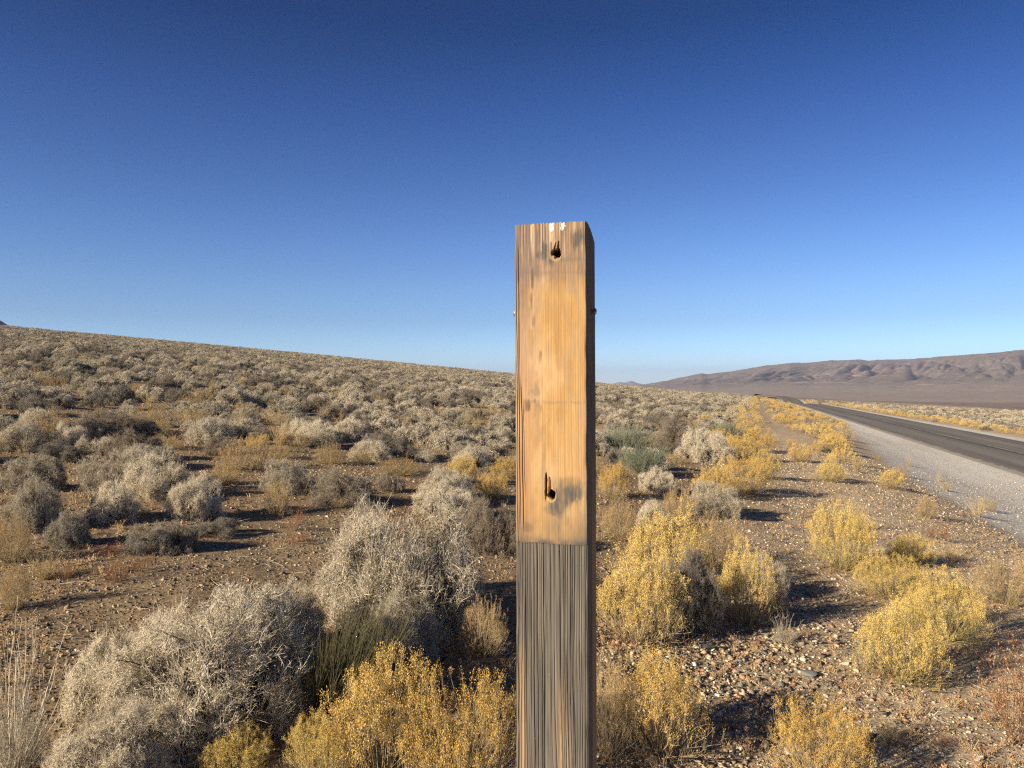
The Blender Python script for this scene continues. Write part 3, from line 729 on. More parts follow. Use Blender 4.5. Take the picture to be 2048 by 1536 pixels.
# the rest of the scrub: too many to count, one object per kind, instanced
def scatter(name, label, cat, sel, kindlist, near_lod=70):
    ii = np.where(sel)[0]
    col = bpy.data.collections.new(name + '_source'); which = {}
    q = 0
    for kd in kindlist:
        for lod in (1, 2):
            for parts in PROTO[KN[kd]][lod]:
                ob = bpy.data.objects.new('%s_source_%03d' % (name, q), parts[0][1]); col.objects.link(ob)
                which.setdefault((kd, lod), []).append(q); q += 1
    lod = np.where(rr_[ii] < near_lod, 1, 2)
    idx = np.array([which[(int(kinds[a]), int(b))][int(g.integers(len(which[(int(kinds[a]), int(b))])))] for a, b in zip(ii, lod)], int)
    me = bpy.data.meshes.new(name); pts = np.stack([X[ii], Yg[ii], Z[ii]], -1).astype(np.float32)
    me.vertices.add(len(pts)); me.vertices.foreach_set('co', pts.ravel())
    for an, ty, arr in (('pick', 'INT', idx.astype(np.int32)), ('turn', 'FLOAT_VECTOR', np.stack([0 * rot[ii], 0 * rot[ii], rot[ii]], -1)), ('grow', 'FLOAT_VECTOR', np.stack([W[ii], W[ii], Hh[ii]], -1))):
        a_ = me.attributes.new(an, ty, 'POINT'); a_.data.foreach_set('value' if ty == 'INT' else 'vector', np.ascontiguousarray(arr if ty == 'INT' else arr.astype(np.float32)).ravel())
    o = link(name, me); tag(o, label, cat, kind='stuff')
    ng = bpy.data.node_groups.new(name + '_scatter', 'GeometryNodeTree')
    ng.interface.new_socket('Geometry', in_out='INPUT', socket_type='NodeSocketGeometry'); ng.interface.new_socket('Geometry', in_out='OUTPUT', socket_type='NodeSocketGeometry')
    N = ng.nodes; gi = N.new('NodeGroupInput'); go = N.new('NodeGroupOutput'); ins = N.new('GeometryNodeInstanceOnPoints'); ci = N.new('GeometryNodeCollectionInfo')
    ci.inputs['Collection'].default_value = col; ci.inputs['Separate Children'].default_value = True; ci.inputs['Reset Children'].default_value = True
    def na(nm, ty):
        z = N.new('GeometryNodeInputNamedAttribute'); z.data_type = ty; z.inputs['Name'].default_value = nm; return z.outputs['Attribute']
    L = ng.links
    L.new(gi.outputs[0], ins.inputs['Points']); L.new(ci.outputs[0], ins.inputs['Instance']); ins.inputs['Pick Instance'].default_value = True
    L.new(na('pick', 'INT'), ins.inputs['Instance Index']); L.new(na('grow', 'FLOAT_VECTOR'), ins.inputs['Scale'])
    e2r = N.new('FunctionNodeEulerToRotation'); L.new(na('turn', 'FLOAT_VECTOR'), e2r.inputs[0]); L.new(e2r.outputs[0], ins.inputs['Rotation'])
    L.new(ins.outputs[0], go.inputs[0])
    md = o.modifiers.new('scatter', 'NODES'); md.node_group = ng
    return o
rest = ~single
scatter('sagebrush_scrub', 'sea of small grey sagebrush and twiggy shrubs covering the slope to its crest', 'scrub', rest & (kinds <= 1), [0, 1])
scatter('roadside_scrub', 'dry yellow and straw scrub thinning out along the far road and slope', 'scrub', rest & (kinds >= 2), [2, 3, 4])

# ------------------------------------------------------------------ stones, litter and small dry growth on the ground
phi = (1 + 5 ** .5) / 2
ICO = unit(np.array([(-1, phi, 0), (1, phi, 0), (-1, -phi, 0), (1, -phi, 0), (0, -1, phi), (0, 1, phi), (0, -1, -phi), (0, 1, -phi), (phi, 0, -1), (phi, 0, 1), (-phi, 0, -1), (-phi, 0, 1)], float))
ICF = np.array([(0, 11, 5), (0, 5, 1), (0, 1, 7), (0, 7, 10), (0, 10, 11), (1, 5, 9), (5, 11, 4), (11, 10, 2), (10, 7, 6), (7, 1, 8), (3, 9, 4), (3, 4, 2), (3, 2, 6), (3, 6, 8), (3, 8, 9), (4, 9, 5), (2, 4, 11), (6, 2, 10), (8, 6, 7), (9, 8, 1)])
CUB = unit(np.array([(-1, -1, -1), (1, -1, -1), (1, 1, -1), (-1, 1, -1), (-1, -1, 1), (1, -1, 1), (1, 1, 1), (-1, 1, 1)], float)) * 1.1
CUF = np.array([(0, 2, 1), (0, 3, 2), (4, 5, 6), (4, 6, 7), (0, 1, 5), (0, 5, 4), (1, 2, 6), (1, 6, 5), (2, 3, 7), (2, 7, 6), (3, 0, 4), (3, 4, 7)])
def stones(x, y, s, cols, g):
    n = len(x); z = land(x, y)
    V = CUB[None] * g.uniform(.55, 1.3, (n, 8, 1)) + g.normal(size=(n, 8, 3)) * .16
    V = V * np.stack([g.uniform(.7, 1.3, n), g.uniform(.7, 1.1, n), g.uniform(.45, .9, n)], -1)[:, None, :] * s[:, None, None]
    a = g.uniform(0, 6.28, n); ca, sa = np.cos(a)[:, None], np.sin(a)[:, None]; b = g.normal(size=n) * .35; cb, sb = np.cos(b)[:, None], np.sin(b)[:, None]
    X1 = V[..., 0] * cb - V[..., 2] * sb; Z1 = V[..., 0] * sb + V[..., 2] * cb
    Vx = X1 * ca - V[..., 1] * sa + x[:, None]; Vy = X1 * sa + V[..., 1] * ca + y[:, None]; Vz = Z1 + z[:, None] + s[:, None] * .18
    Fc = (np.arange(n)[:, None, None] * 8 + CUF[None]).reshape(-1, 3)
    return np.stack([Vx, Vy, Vz], -1).reshape(-1, 3), Fc, np.repeat(cols, 8, 0)
def stone_mat():
    k = NT('stone'); a = k.n('ShaderNodeAttribute', attribute_name='col'); tc = k.n('ShaderNodeTexCoord')
    k.col(k.mix(.5, a.outputs['Color'], k.ramp(k.noise(tc.outputs['Object'], 90, 4, .7), [(.3, (.6, .6, .6)), (.7, (1.3, 1.3, 1.3))]), 'MULTIPLY'))
    return k.m
SM = stone_mat()
def stone_cols(n, g, warm=1.0):
    pal = np.array([(.13, .105, .08), (.20, .17, .135), (.33, .25, .17), (.42, .31, .20), (.58, .46, .31), (.72, .62, .46), (.17, .165, .14), (.34, .20, .12)])
    pr = np.array([.16, .14, .19, .18, .14, .06, .06, .07]); c = np.minimum(pal[g.choice(8, n, p=pr)] * 1.2, .75) * g.uniform(.8, 1.2, (n, 1))
    return np.concatenate([c, np.ones((n, 1))], -1)
g = np.random.default_rng(5)
def near_pts(n, y0, y1, half=.74, power=1.0):
    y = y0 * (y1 / y0) ** (g.uniform(size=n) ** power); return (y * half + .9) * g.uniform(-1, 1, n), y
xs, ys_ = near_pts(135000, 1.3, 24)
vv_ = xs - TH * ys_
kp = g.uniform(size=len(xs)) < np.where(vv_ > -.9, 1, .9) * np.where(vv_ > 3.6, .35, 1); xs = xs[kp]; ys_ = ys_[kp]
s = .0030 * np.exp(g.normal(size=len(xs)) * .55) + .0011 * ys_ * g.uniform(.2, 1, len(xs)); s = np.clip(s, .002, .022)
sc_ = stone_cols(len(xs), g); sc_[:, :3] *= np.where(xs - TH * ys_ < -1.0, .72, 1.0)[:, None]
Va, Fa, Ca = stones(xs, ys_, s, sc_, g)
gravel = link('gravel', mesh_from('gravel', Va, [Fa], [SM], attrs={'col': ('FLOAT_COLOR', Ca)}))
tag(gravel, 'small brown, tan and grey pebbles scattered over the desert floor', 'gravel', kind='stuff')
# broken rock of the stony patch right of the post
n = 9000; y = g.uniform(2.6, 6.2, n); x = TH * y - .45 + g.normal(size=n) * .42 + .35 * g.uniform(size=n)
s = np.clip(.0075 * np.exp(g.normal(size=n) * .6), .003, .024)
Va, Fa, Ca = stones(x, y, s, stone_cols(n, g), g)
rub = link('rubble', mesh_from('rubble', Va, [Fa], [SM], attrs={'col': ('FLOAT_COLOR', Ca)}))
tag(rub, 'broken angular rubble in the stony patch right of the post', 'rubble', kind='stuff')
ROCKS = [(1410, 1298, 34, (.10, .11, .10), 'dark grey-green rock at the top of the stony patch'), (1480, 1285, 22, (.55, .43, .30), 'pale tan rock at the top of the stony patch'),
         (1515, 1290, 16, (.36, .18, .12), 'reddish rock beside the pale tan one'), (1478, 1342, 20, (.58, .47, .33), 'flat cream rock in the middle of the stony patch'),
         (1605, 1350, 30, (.20, .20, .18), 'long flat grey slab in the stony patch'), (1655, 1370, 22, (.19, .19, .175), 'second grey slab right of the long flat one'),
         (1740, 1475, 26, (.07, .065, .06), 'black rock beside the bottom golden rabbitbrush'), (1850, 1385, 18, (.62, .54, .40), 'pale pointed rock under the large yellow-green rabbitbrush'),
         (1735, 1425, 20, (.60, .50, .36), 'cream oval rock above the black one'), (1955, 1525, 22, (.62, .55, .42), 'white rock near the bottom right edge'),
         (1835, 1505, 14, (.60, .52, .40), 'small white rock among stones in the lower right'), (1545, 1380, 18, (.14, .15, .15), 'dark bluish rock below the long slab'),
         (1690, 1330, 20, (.56, .48, .36), 'cream rock left of the yellow-green rabbitbrush')]
for px, py, wp, c, lab in ROCKS:
    p = at(px, py); s = wp * p[1] / F
    V = ICO.copy(); Fc = ICF.copy()
    for _ in range(3):       # split the faces, then knock flats into the lump
        E = {}; V = list(V); nf = []
        for a, b, d in Fc:
            mid = []
            for i, j in ((a, b), (b, d), (d, a)):
                key = (min(i, j), max(i, j))
                if key not in E: V.append((V[i] + V[j]) / 2); E[key] = len(V) - 1
                mid.append(E[key])
            nf += [(a, mid[0], mid[2]), (b, mid[1], mid[0]), (d, mid[2], mid[1]), tuple(mid)]
        V = unit(np.array(V)); Fc = np.array(nf)
    for _ in range(9):
        nn = unit(g.normal(size=3)); lim_ = g.uniform(.25, .6); dd = V @ nn; V = V - np.where(dd > lim_, dd - lim_, 0)[:, None] * nn
    V = V * (1 + .012 * g.normal(size=(len(V), 1)))
    V = V * s * .85 * np.array([1.1, .75, .42 if 'slab' not in lab else .2])
    o = link('rock', mesh_from('rock', V, [Fc], [SM], attrs={'col': ('FLOAT_COLOR', np.tile([*c, 1], (len(V), 1)))}), loc=(p[0], p[1], p[2] + s * .1))
    o.rotation_euler = (g.normal() * .2, g.normal() * .2, g.uniform(-.8, .8)); tag(o, lab, 'rock', 'larger rocks in the stony verge')
# twig litter
L = Acc(); xs, ys_ = near_pts(9500, 1.3, 18, .74)
kp = (xs - TH * ys_) < 3.2; xs = xs[kp]; ys_ = ys_[kp]; n = len(xs)
a = g.uniform(0, 6.28, n); ln_ = g.uniform(.02, .11, n); z0 = land(xs, ys_) + .006
p0 = np.stack([xs, ys_, z0], -1); dv = np.stack([np.cos(a) * ln_, np.sin(a) * ln_, g.uniform(-.002, .02, n)], -1)
pl = np.stack([p0, p0 + dv * .5 + g.normal(size=(n, 3)) * .004, p0 + dv], 1)
tub(L, pl, .0016, .0008, g=g, lo=.5, hi=1.2)
lit = link('twig_litter', L.mesh('twig_litter', [M['sage_twig']])); tag(lit, 'dead twigs and straw fallen on the soil between the shrubs', 'litter', kind='stuff')
# tiny dry annuals
L = Acc(); xs, ys_ = near_pts(9500, 1.5, 34, .74)
pp = fbm(xs * .6, ys_ * .6, 3, 91); vq = xs - TH * ys_
kp = (pp > .42) & (vq < 3.6); xs = xs[kp]; ys_ = ys_[kp]; n = len(xs); z0 = land(xs, ys_)
m_ = 9; cx = np.repeat(xs, m_); cy = np.repeat(ys_, m_); cz = np.repeat(z0, m_)
hh = np.repeat(g.uniform(.012, .045, n), m_) * g.uniform(.5, 1.2, n * m_); a = g.uniform(0, 6.28, n * m_); le = g.uniform(.1, .9, n * m_) * hh
p0 = np.stack([cx, cy, cz], -1) + g.normal(size=(n * m_, 3)) * [.008, .008, 0]; p2 = p0 + np.stack([np.cos(a) * le, np.sin(a) * le, hh], -1)
pl = np.stack([p0, (p0 + p2) / 2 + g.normal(size=p0.shape) * .003, p2], 1); wl = (.0006 + .00010 * pl[:, 0, 1])
V, q = tubes(pl, np.repeat(wl[:, None], 3, 1)); L.add(V, q, 0, .55, 1.25, per=9 * m_)
V, q = bits(p2, 2, .0045, .006, g); L.add(V, q, 1, .6, 1.3)
ann = link('dry_annuals', L.mesh('dry_annuals', [M['grass'], M['rust_seed']])); tag(ann, 'tiny dry orange and straw annuals dotting the bare soil', 'ground cover', kind='stuff')

# ------------------------------------------------------------------ the post
PW = .089
def post():
    # perimeter samples (s, side): front, right, back, left; local x to the right, y away from the viewer, front face at y=0
    fr = np.arange(0, PW + 1e-6, .0004); rt = np.arange(.0008, PW, .0008); bk = np.linspace(PW - .002, .002, 12); lf = np.linspace(PW - .002, .002, 24)
    per = [(s_, 0.0, 0, s_) for s_ in fr] + [(PW, s_, 1, s_) for s_ in rt] + [(s_, PW, 2, s_) for s_ in bk] + [(0.0, s_, 3, s_) for s_ in lf]
    per = np.array(per); px_, py_, side, sv = per.T
    nx = np.select([side == 0, side == 1, side == 2, side == 3], [0, 1, 0, -1]).astype(float); ny = np.select([side == 0, side == 1, side == 2, side == 3], [-1, 0, 1, 0]).astype(float)
    h = np.concatenate([np.arange(0, .68, .0007), np.linspace(.69, 2.05, 60)])
    S_, Hh_ = np.meshgrid(sv, h); SD = np.broadcast_to(side, S_.shape); PX = np.broadcast_to(px_, S_.shape); PY = np.broadcast_to(py_, S_.shape)
    s = S_ * 1000; q = Hh_ * 1000      # millimetres
    low = sstep(388.2, 390.2, q - .02 * (s - 44) + 2.2 * (fbm(s / 9, q * 0, 3, 3) - .5) + 1.0 * (noise(s / 1.8, q * 0, 3) - .5)) * (SD == 0)      # the bare weathered part below the old sign
    # ---- front face relief
    warp = 2.2 * (fbm(s / 28, q / 210, 3, 12) - .5) * 2 + 5.5 * np.exp(-((s - 58) / 22) ** 2) * sstep(480, 760, q) * -1 + .006 * (q - 389) * sstep(389, 640, q)
    gr_ = np.random.default_rng(3); gx_ = 1.2; gro = np.zeros_like(s)
    sw = s + warp + 3.0 * (fbm(s / 16, q / 380, 2, 88) - .5)
    while gx_ < 92:
        strong = gr_.uniform() < .62; wdt = gr_.uniform(.26, .50) if strong else gr_.uniform(.14, .26)
        amt = gr_.uniform(.75, 1.25) if strong else gr_.uniform(.25, .6)
        cx_ = gx_ + 1.1 * (noise(q / 95, q * 0, int(gx_ * 10)) - .5) + .35 * (noise(q / 17, q * 0, int(gx_ * 10) + 1) - .5)
        gro = np.maximum(gro, amt * (.55 + .7 * noise(q / 48, q * 0, int(gx_ * 10) + 2)) * np.exp(-((sw - cx_) / wdt) ** 2))
        gx_ += gr_.uniform(1.9, 4.3) if strong else gr_.uniform(1.0, 2.2)
    fineg = noise((s + warp) / .55, q / 34, 15); fiber = noise((s + warp) / 1.5, q / 70, 19)
    dep = low * (.8 + 1.15 * gro + .22 * fineg + .5 * (noise(sw / 3.5, q / 300, 61) - .5))
    up_gro = (.5 + .5 * np.cos(2 * math.pi * (s + 4 * (fbm(s / 40, q / 260, 2, 33) - .5)) / 3.9)) ** 5
    dep = dep + (SD == 0) * (1 - low) * (.10 * up_gro + .08 * fineg + .45 * sstep(60, 5, q) * up_gro * (.4 + noise(s / 9, q / 40, 4)))
    # cracks running down the left of the upper part
    def crack(c0, slope, wd, a, b, depth):
        c_ = c0 + slope * (q - a) + .8 * (noise(q / 30, q * 0, int(c0 * 7)) - .5)
        return depth * np.exp(-((s - c_) / wd) ** 2) * sstep(a, a + 30, q) * (1 - sstep(b - 30, b, q)) * (SD == 0)
    cr = crack(5.2, .003, .5, 10, 385, 1.3) + crack(8.0, .012, .45, 180, 385, 1.5) + crack(10.5, .016, .35, 200, 345, 1.0) + crack(29.5, 0, .28, 0, 40, .9) + crack(45.6, 0, .4, 16, 40, 2.2) + crack(59, .0, .25, 20, 62, .7) + crack(2.4, .002, .4, 0, 700, 1.2)
    dep = dep + cr + (SD == 0) * (1 - low) * (.35 * (fbm(s / 5, q / 16, 3, 101) - .5) + .5 * sstep(70, 40, q) * (fbm(s / 2.5, q / 9, 3, 102) - .5))
    # the two torn nail holes
    def hole(cx, cy, rx, ry):
        return ((s - cx) / rx) ** 2 + ((q - cy) / ry) ** 2
    ang_ = np.arctan2(q - 37, s - 51.8)
    H1 = hole(51.8, 37.5, 5.9, 6.0) + .25 * np.sin(ang_ * 3 + 1) + .8 * (noise(ang_ * 4, ang_ * 0, 9) - .5)
    fork = (np.abs(s - (50.3 + .28 * (30 - q))) < .35 + .08 * (q - 24)) & (q > 24) & (q < 37) | (np.abs(s - (54.3 + .13 * (30 - q))) < .5 + .08 * (q - 24)) & (q > 23) & (q < 37)
    fork = fork | ((np.abs(s - 46.0) < .4) & (q > 24) & (q < 42))
    H2 = hole(44.8, 330, 4.9, 5.9) + .2 * np.sin(np.arctan2(q - 329, s - 44.6) * 4)
    gou = (np.abs(s - (38.2 - .02 * (q - 310))) < 1.5 * np.sqrt(np.clip((q - 303) / 8, 0, 1)) * np.clip((338 - q) / 10, 0, 1)) & (q > 303) & (q < 338)
    gou2 = (np.abs(s - (43.2 + .10 * (q - 318))) < .5 + .12 * (q - 306)) & (q > 308) & (q < 328)
    deep = (SD == 0) * (18.0 * ((H1 < 1) | (H2 < 1)) + 5.5 * (fork & ~(H1 < 1)) + 7.0 * (gou & ~(H2 < 1)) + 3.2 * (gou2 & ~(H2 < 1) & ~gou))
    dep = np.maximum(dep, deep)
    # droppings on the top edge
    def blob(cx, cy, rx, ry): return np.exp(-(hole(cx, cy, rx, ry)) ** 2)
    nz = fbm(s / 2.2, q / 2.2, 3, 66)
    drop = (SD == 0) * np.clip((blob(46.8, 3, 2.6, 4.5) + blob(47.2, 8, 3.2, 3.4) - .45 + (nz - .5) * .8) * 5, 0, 1)
    drop2 = (SD == 0) * np.clip((blob(61, 3, 3.4, 4.6) + .9 * blob(59.5, 8, 3.0, 2.6) - .62 + (nz - .5) * 1.7) * 5, 0, 1)
    drop = np.maximum(drop, drop2); dep = dep - .7 * drop
    # side relief
    sg = (.5 + .5 * np.cos(2 * math.pi * (s + 3 * fbm(s / 30, q / 220, 2, 5)) / 5.2)) ** 6
    dep = dep + (SD == 1) * (1.0 * sg + .35 * noise(s / 1.1, q / 30, 7) + 2.2 * np.exp(-((s - 30) / 1.0) ** 2))
    # rounded arris and worn corner
    rc = .0022
    X = PX + 0.0; Y = PY + 0.0
    d0 = np.minimum.reduce([np.hypot(PX - a_, PY - b_) for a_, b_ in ((0, 0), (PW, 0), (PW, PW), (0, PW))])
    rnd = np.clip(rc - d0, 0, rc) ** 2 / rc * .45
    wear = .0012 * (noise(q / 22, q * 0, 51) ** 2) * np.clip(1 - d0 / .004, 0, 1)
    X = X - np.sign(X - PW / 2) * (rnd + wear); Y = Y - np.sign(Y - PW / 2) * (rnd + wear)
    X = X - nx[None, :] * dep / 1000; Y = Y - ny[None, :] * dep / 1000
    bow = .0006 * np.sin(q / 260); X = X + bow
    # top: saw-toothed end grain, rear right corner broken away
    top = 1.1 * (.5 + .5 * np.cos(2 * math.pi * sv * 1000 / 4.3)) * (side == 0) + 1.2 * noise(sv * 1000 / 3, side * 9.0, 2)
    top = top + 1.5 * np.clip(1 - sv / .012, 0, 1) * (side == 0)
    top = top + 13 * (sv / PW) ** 2.2 * (side == 1) + 12 * np.clip(sv / PW, 0, 1) * (side == 2)
    Z = -Hh_ - (top / 1000)[None, :] * np.exp(-Hh_ / .03)
    nr, nc = X.shape
    V = np.stack([X, Y, Z], -1).reshape(-1, 3)
    # ---- colour
    def c3(r_, g_, b_): return np.array([r_, g_, b_])
    gold = c3(.47, .285, .11); pale = c3(.52, .345, .17); pink = c3(.38, .25, .165); purple = c3(.20, .145, .12); grey = c3(.112, .101, .085); dk = c3(.035, .028, .022); blue = c3(.085, .085, .082)
    def mixc(A_, B_, f): return A_ + (B_ - A_) * f[..., None]
    col = np.broadcast_to(gold, (nr, nc, 3)).copy()
    col = mixc(col, pale, np.clip(.2 + .9 * (fbm(s / 14, q / 90, 3, 20) - .35), 0, 1))
    col = mixc(col, pink, np.clip(sstep(42, 8, s) * 1.0 * (.35 + 1.1 * fbm(s / 9, q / 60, 3, 23)) * sstep(400, 120, q), 0, .9))
    col = mixc(col, c3(.40, .21, .095), np.clip(sstep(30, 10, s) * sstep(150, 260, q) * .7, 0, 1))
    bend_ = s + 3.5 * (fbm(s / 30, q / 230, 2, 35) - .5) + 2.5 * np.sin(q / 120) * sstep(30, 80, s)
    ring = (.5 + .5 * np.cos(2 * math.pi * (bend_ + 1.5 * noise(s / 12, q / 400, 71)) / 2.9)) * noise(np.floor(bend_ / 2.9), q / 150, 72)
    col = mixc(col, c3(.34, .19, .075), np.clip(.75 * ring * sstep(25, 50, s) + .35 * ring, 0, .7))
    col = col * (.88 + .24 * fbm(bend_ / .8, q / 40, 3, 73))[..., None]
    col = col * (.90 + .20 * noise(bend_ / .45, q / 22, 78))[..., None]
    col = mixc(col, c3(.60, .42, .24), np.clip((fbm(s / 25, q / 60, 3, 75) - .5) * 2, 0, .5))
    col = mixc(col, c3(.36, .20, .075), np.clip((fbm(s / 11, q / 38, 4, 104) - .5) * 2.6, 0, .5))
    col = mixc(col, c3(.30, .23, .165), np.clip((fbm(s / 7, q / 26, 4, 105) - .54) * 4, 0, .5) * (1 - .5 * sstep(80, 160, q) * (1 - sstep(300, 380, q))))
    stn = fbm(s / 5, q / 14, 4, 26)
    col = mixc(col, purple * .95, np.clip(1.55 * sstep(95, 45, q) * (.45 + .5 * sstep(45, 5, s)) * (.3 + 1.5 * stn) * (.5 + fiber), 0, .9))
    col = mixc(col, purple, np.clip(sstep(24, 4, s) * sstep(200, 40, q) * (stn - .25) * 2.0, 0, .8))
    col = mixc(col, c3(.62, .47, .30), np.clip(sstep(60, 25, q) * (fiber - .55) * 2.6, 0, .7))
    def stain(cx, cy, rx, ry, amt, cc_=blue, rough=.9):
        gf = np.exp(-hole(cx, cy, rx * 1.1, ry * 1.1)); f = np.clip(sstep(.22, .85, gf + rough * .75 * (fbm(s / 4, q / 9, 4, int(cx + cy)) - .5)) * gf ** .3 * amt * (.25 + 1.15 * fbm(s / 1.3, q / 26, 3, int(cx) + 5) ** 1.2), 0, .92)
        return f
    for args in ((77, 22, 9, 14, 1.1), (38, 34, 4.5, 11, 1.2), (33, 40, 7, 6, .8), (46, 46, 4, 8, 1.0), (78, 38, 9, 9, .35), (62, 46, 26, 3, .35), (60, 331, 20, 13, 1.15), (74, 326, 13, 10, .95), (50, 346, 15, 11, .95), (64, 316, 20, 9, .6), (56, 352, 12, 24, .4)):
        col = mixc(col, blue, stain(*args))
    for args in ((22, 70, 1.8, 14, .8), (21, 95, 1.6, 12, .75), (24, 118, 2.2, 10, .7), (32, 160, 2, 9, .7), (16, 225, 4.5, 8, .85), (27, 222, 5, 12, .55), (15, 372, 7, 9, .5), (35, 300, 2, 40, .3), (28, 190, 2, 20, .35), (24, 206, 9, 6, .35)):
        col = mixc(col, purple * .42, stain(*args, rough=2.2))
    col = mixc(col, blue * .9, np.clip(np.exp(-((q - 388) / 5) ** 2) * (1.2 * fbm(s / 9, q / 9, 3, 44)), 0, .85))
    col = mixc(col, grey, np.clip(sstep(330, 389, q) * fbm(s / 8, q / 30, 3, 45) * .9, 0, .6))
    seam = np.exp(-((q - 218 - 5 * (fbm(s / 14, q * 0, 3, 5) - .5)) / 1.6) ** 2) * sstep(10, 16, s) * .55 * noise(s / 6, q / 6, 55) + np.exp(-((q - 62 - 5 * (noise(s / 14, q * 0, 6) - .5)) / 2.5) ** 2) * .3
    col = mixc(col, purple, seam)
    spk = (noise(s / .9, q / .9, 91) > .985) * (noise(s / 6, q / 6, 92) > .45); col = mixc(col, dk, spk * .6)
    edge = np.clip(sstep(4.5, 1.0, s) + sstep(84.5, 88, s), 0, 1) * .75
    col = mixc(col, c3(.25, .21, .17), edge * (.5 + .5 * fiber))
    rs = sstep(80, 86, s) * sstep(180, 389, q) * .5; col = mixc(col, grey, rs)
    # weathered grey part
    gcol = mixc(np.broadcast_to(grey, (nr, nc, 3)).copy(), c3(.20, .176, .142), np.clip(.3 + 1.4 * (fiber - .5) + .9 * (fbm(s / 10, q / 60, 3, 47) - .5), 0, 1))
    gcol = mixc(gcol, c3(.48, .31, .17), np.clip(np.exp(-((s - 57) / 7) ** 2) * sstep(500, 650, q) * .8 * (fiber + .2) + np.exp(-((s - 7 - .02 * (q - 560)) / 4) ** 2) * sstep(480, 560, q) * .75, 0, .8))
    gcol = mixc(gcol, dk, np.clip(gro * 1.2, 0, .92))
    gcol = gcol * (.82 + .36 * fineg[..., None])
    L3 = low[..., None]; col = col * (1 - L3) + gcol * L3
    col = mixc(col, dk * 1.2, np.clip(cr / 1.6, 0, .75))
    tornc = mixc(np.broadcast_to(c3(.52, .30, .11), (nr, nc, 3)).copy(), c3(.10, .05, .02), np.clip((dep - 3.5) / 4, 0, 1))
    col = np.where((deep > .5)[..., None], tornc, col); col = np.where((deep > 10)[..., None], c3(.03, .022, .015), col)
    lip = (SD == 0) & (deep < .5) & (hole(44.6, 331, 6.6, 8.6) < 1) & (q > 326) | (SD == 0) & (deep < .5) & (hole(51.5, 40, 7.0, 8.0) < 1) & (q > 38); col = np.where(lip[..., None], mixc(col, c3(.62, .42, .2), np.full(s.shape, .35)), col)
    col = mixc(col, c3(.80, .77, .70), drop * (1 - .55 * (nz > .62)))
    # sides
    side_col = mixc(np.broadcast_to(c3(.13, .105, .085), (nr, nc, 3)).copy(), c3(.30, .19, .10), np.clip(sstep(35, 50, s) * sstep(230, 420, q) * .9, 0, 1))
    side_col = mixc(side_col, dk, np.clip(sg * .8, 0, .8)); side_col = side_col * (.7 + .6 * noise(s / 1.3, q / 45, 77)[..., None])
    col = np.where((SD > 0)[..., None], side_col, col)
    col = np.clip(col, .01, .9)
    cols = np.concatenate([col, np.ones((nr, nc, 1))], -1).reshape(-1, 4)
    # end-grain cap: rings shrinking to the middle
    faces = [grid_faces(nr, nc, True)]
    ring = V[:nc]; ctr = ring.mean(0); extra = [ring]; cex = []
    base = len(V); cap = []
    prev = np.arange(nc)
    for kf in (.96, .8, .5, .15):
        rg = ctr + (ring - ctr) * [kf, kf, 1]; rg[:, 2] = ring[:, 2] * kf + ctr[2] * (1 - kf) - .0006 * (kf < 1) * noise(rg[:, 0] * 900, rg[:, 1] * 900, 3)
        V = np.concatenate([V, rg]); cur = base + np.arange(nc); base += nc
        nxt = np.roll(np.arange(nc), -1); cap.append(np.stack([prev, cur, cur[nxt], prev[nxt]], -1)); prev = cur
        cex.append(np.tile([.24, .20, .16, 1.0], (nc, 1)))
    V = np.concatenate([V, ctr[None]]); ci = base; cex.append(np.array([[.2, .17, .13, 1.0]]))
    nxt = np.roll(prev, -1); tri = np.stack([prev, np.full(nc, ci), nxt], -1)
    faces = [np.concatenate([faces[0]] + cap)[:, ::-1], tri[:, ::-1]]
    cols = np.concatenate([cols] + cex)
    k = NT('weathered_wood'); a = k.n('ShaderNodeAttribute', attribute_name='col'); k.col(a.outputs['Color']); k.b.inputs['Roughness'].default_value = .8
    tc = k.n('ShaderNodeTexCoord'); mp = k.n('ShaderNodeMapping'); mp.inputs['Scale'].default_value = (1, 1, .04); k.l(tc.outputs['Object'], mp.inputs[0])
    b = k.n('ShaderNodeBump'); b.inputs['Strength'].default_value = .35; b.inputs['Distance'].default_value = .0006; k.l(k.noise(mp.outputs[0], 1500, 4, .7), b.inputs['Height']); k.l(b.outputs[0], k.b.inputs['Normal'])
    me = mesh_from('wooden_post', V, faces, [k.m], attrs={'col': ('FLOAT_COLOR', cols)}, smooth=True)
    o = link('wooden_post', me)
    phi_ = R(12.7)
    fl_pos = np.array([.0026 * .9415, .9415, EYE + .1958])
    o.location = fl_pos; o.rotation_euler = (0, R(-.2), -phi_)
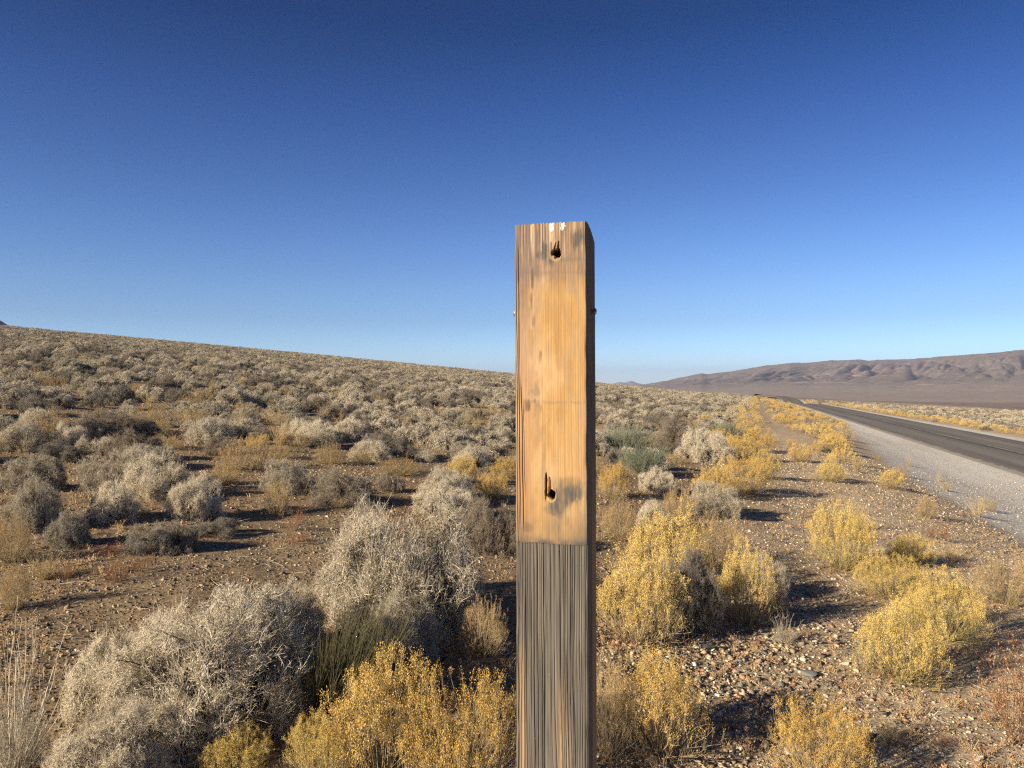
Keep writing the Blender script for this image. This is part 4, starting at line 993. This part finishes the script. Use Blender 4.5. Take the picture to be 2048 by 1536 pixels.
    tag(o, 'square weathered wooden post, golden above and grey below, two torn nail holes', 'post')
    # bolts through the sides
    km = NT('rusty_bolt'); km.b.inputs['Metallic'].default_value = .6; km.b.inputs['Roughness'].default_value = .55; km.b.inputs['Base Color'].default_value = (.42, .38, .34, 1)
    tc = km.n('ShaderNodeTexCoord'); km.col(km.ramp(km.noise(tc.outputs['Object'], 400, 4), [(.4, (.16, .09, .06)), (.6, (.5, .47, .43))]))
    for sx, length in ((-1, .0135), (1, .0085)):
        rings = [(0, .0022), (length - .0035, .0022), (length - .0034, .0038), (length - .003, .0042), (length - .0014, .0040), (length - .0006, .0030), (length, .0016), (length + .0002, .0001)]
        aa = np.arange(16) * 2 * math.pi / 16; VV = []
        for dx_, rr2 in rings: VV.append(np.stack([np.full(16, (0 if sx < 0 else PW) + sx * dx_ - sx * .002), .047 + rr2 * np.cos(aa), -.105 + rr2 * np.sin(aa)], -1))
        fc = grid_faces(len(rings), 16, True)
        bo = link('bolt', mesh_from('bolt', np.concatenate(VV), [fc if sx > 0 else fc[:, ::-1]], [km.m], smooth=True), parent=o)
    return o
post()

# ------------------------------------------------------------------ desert air
def haze():
    x0, x1, y0, y1, z0, z1 = -13100, 13100, -13100, 13100, -45, 250
    V = np.array([(x, y, z) for x in (x0, x1) for y in (y0, y1) for z in (z0, z1)], float)
    Fc = np.array([(0, 1, 3, 2), (4, 6, 7, 5), (0, 4, 5, 1), (2, 3, 7, 6), (0, 2, 6, 4), (1, 5, 7, 3)])
    m = bpy.data.materials.new('thin_air'); m.use_nodes = True; t_ = m.node_tree; t_.nodes.remove(t_.nodes['Principled BSDF'])
    pv = t_.nodes.new('ShaderNodeVolumePrincipled'); pv.inputs['Density'].default_value = 7e-5; pv.inputs['Color'].default_value = (.62, .74, 1.0, 1)
    pv.inputs['Anisotropy'].default_value = .1
    t_.links.new(pv.outputs[0], t_.nodes['Material Output'].inputs['Volume'])
    o = link('haze', mesh_from('haze', V, [Fc], [m])); tag(o, kind='stuff')
haze()
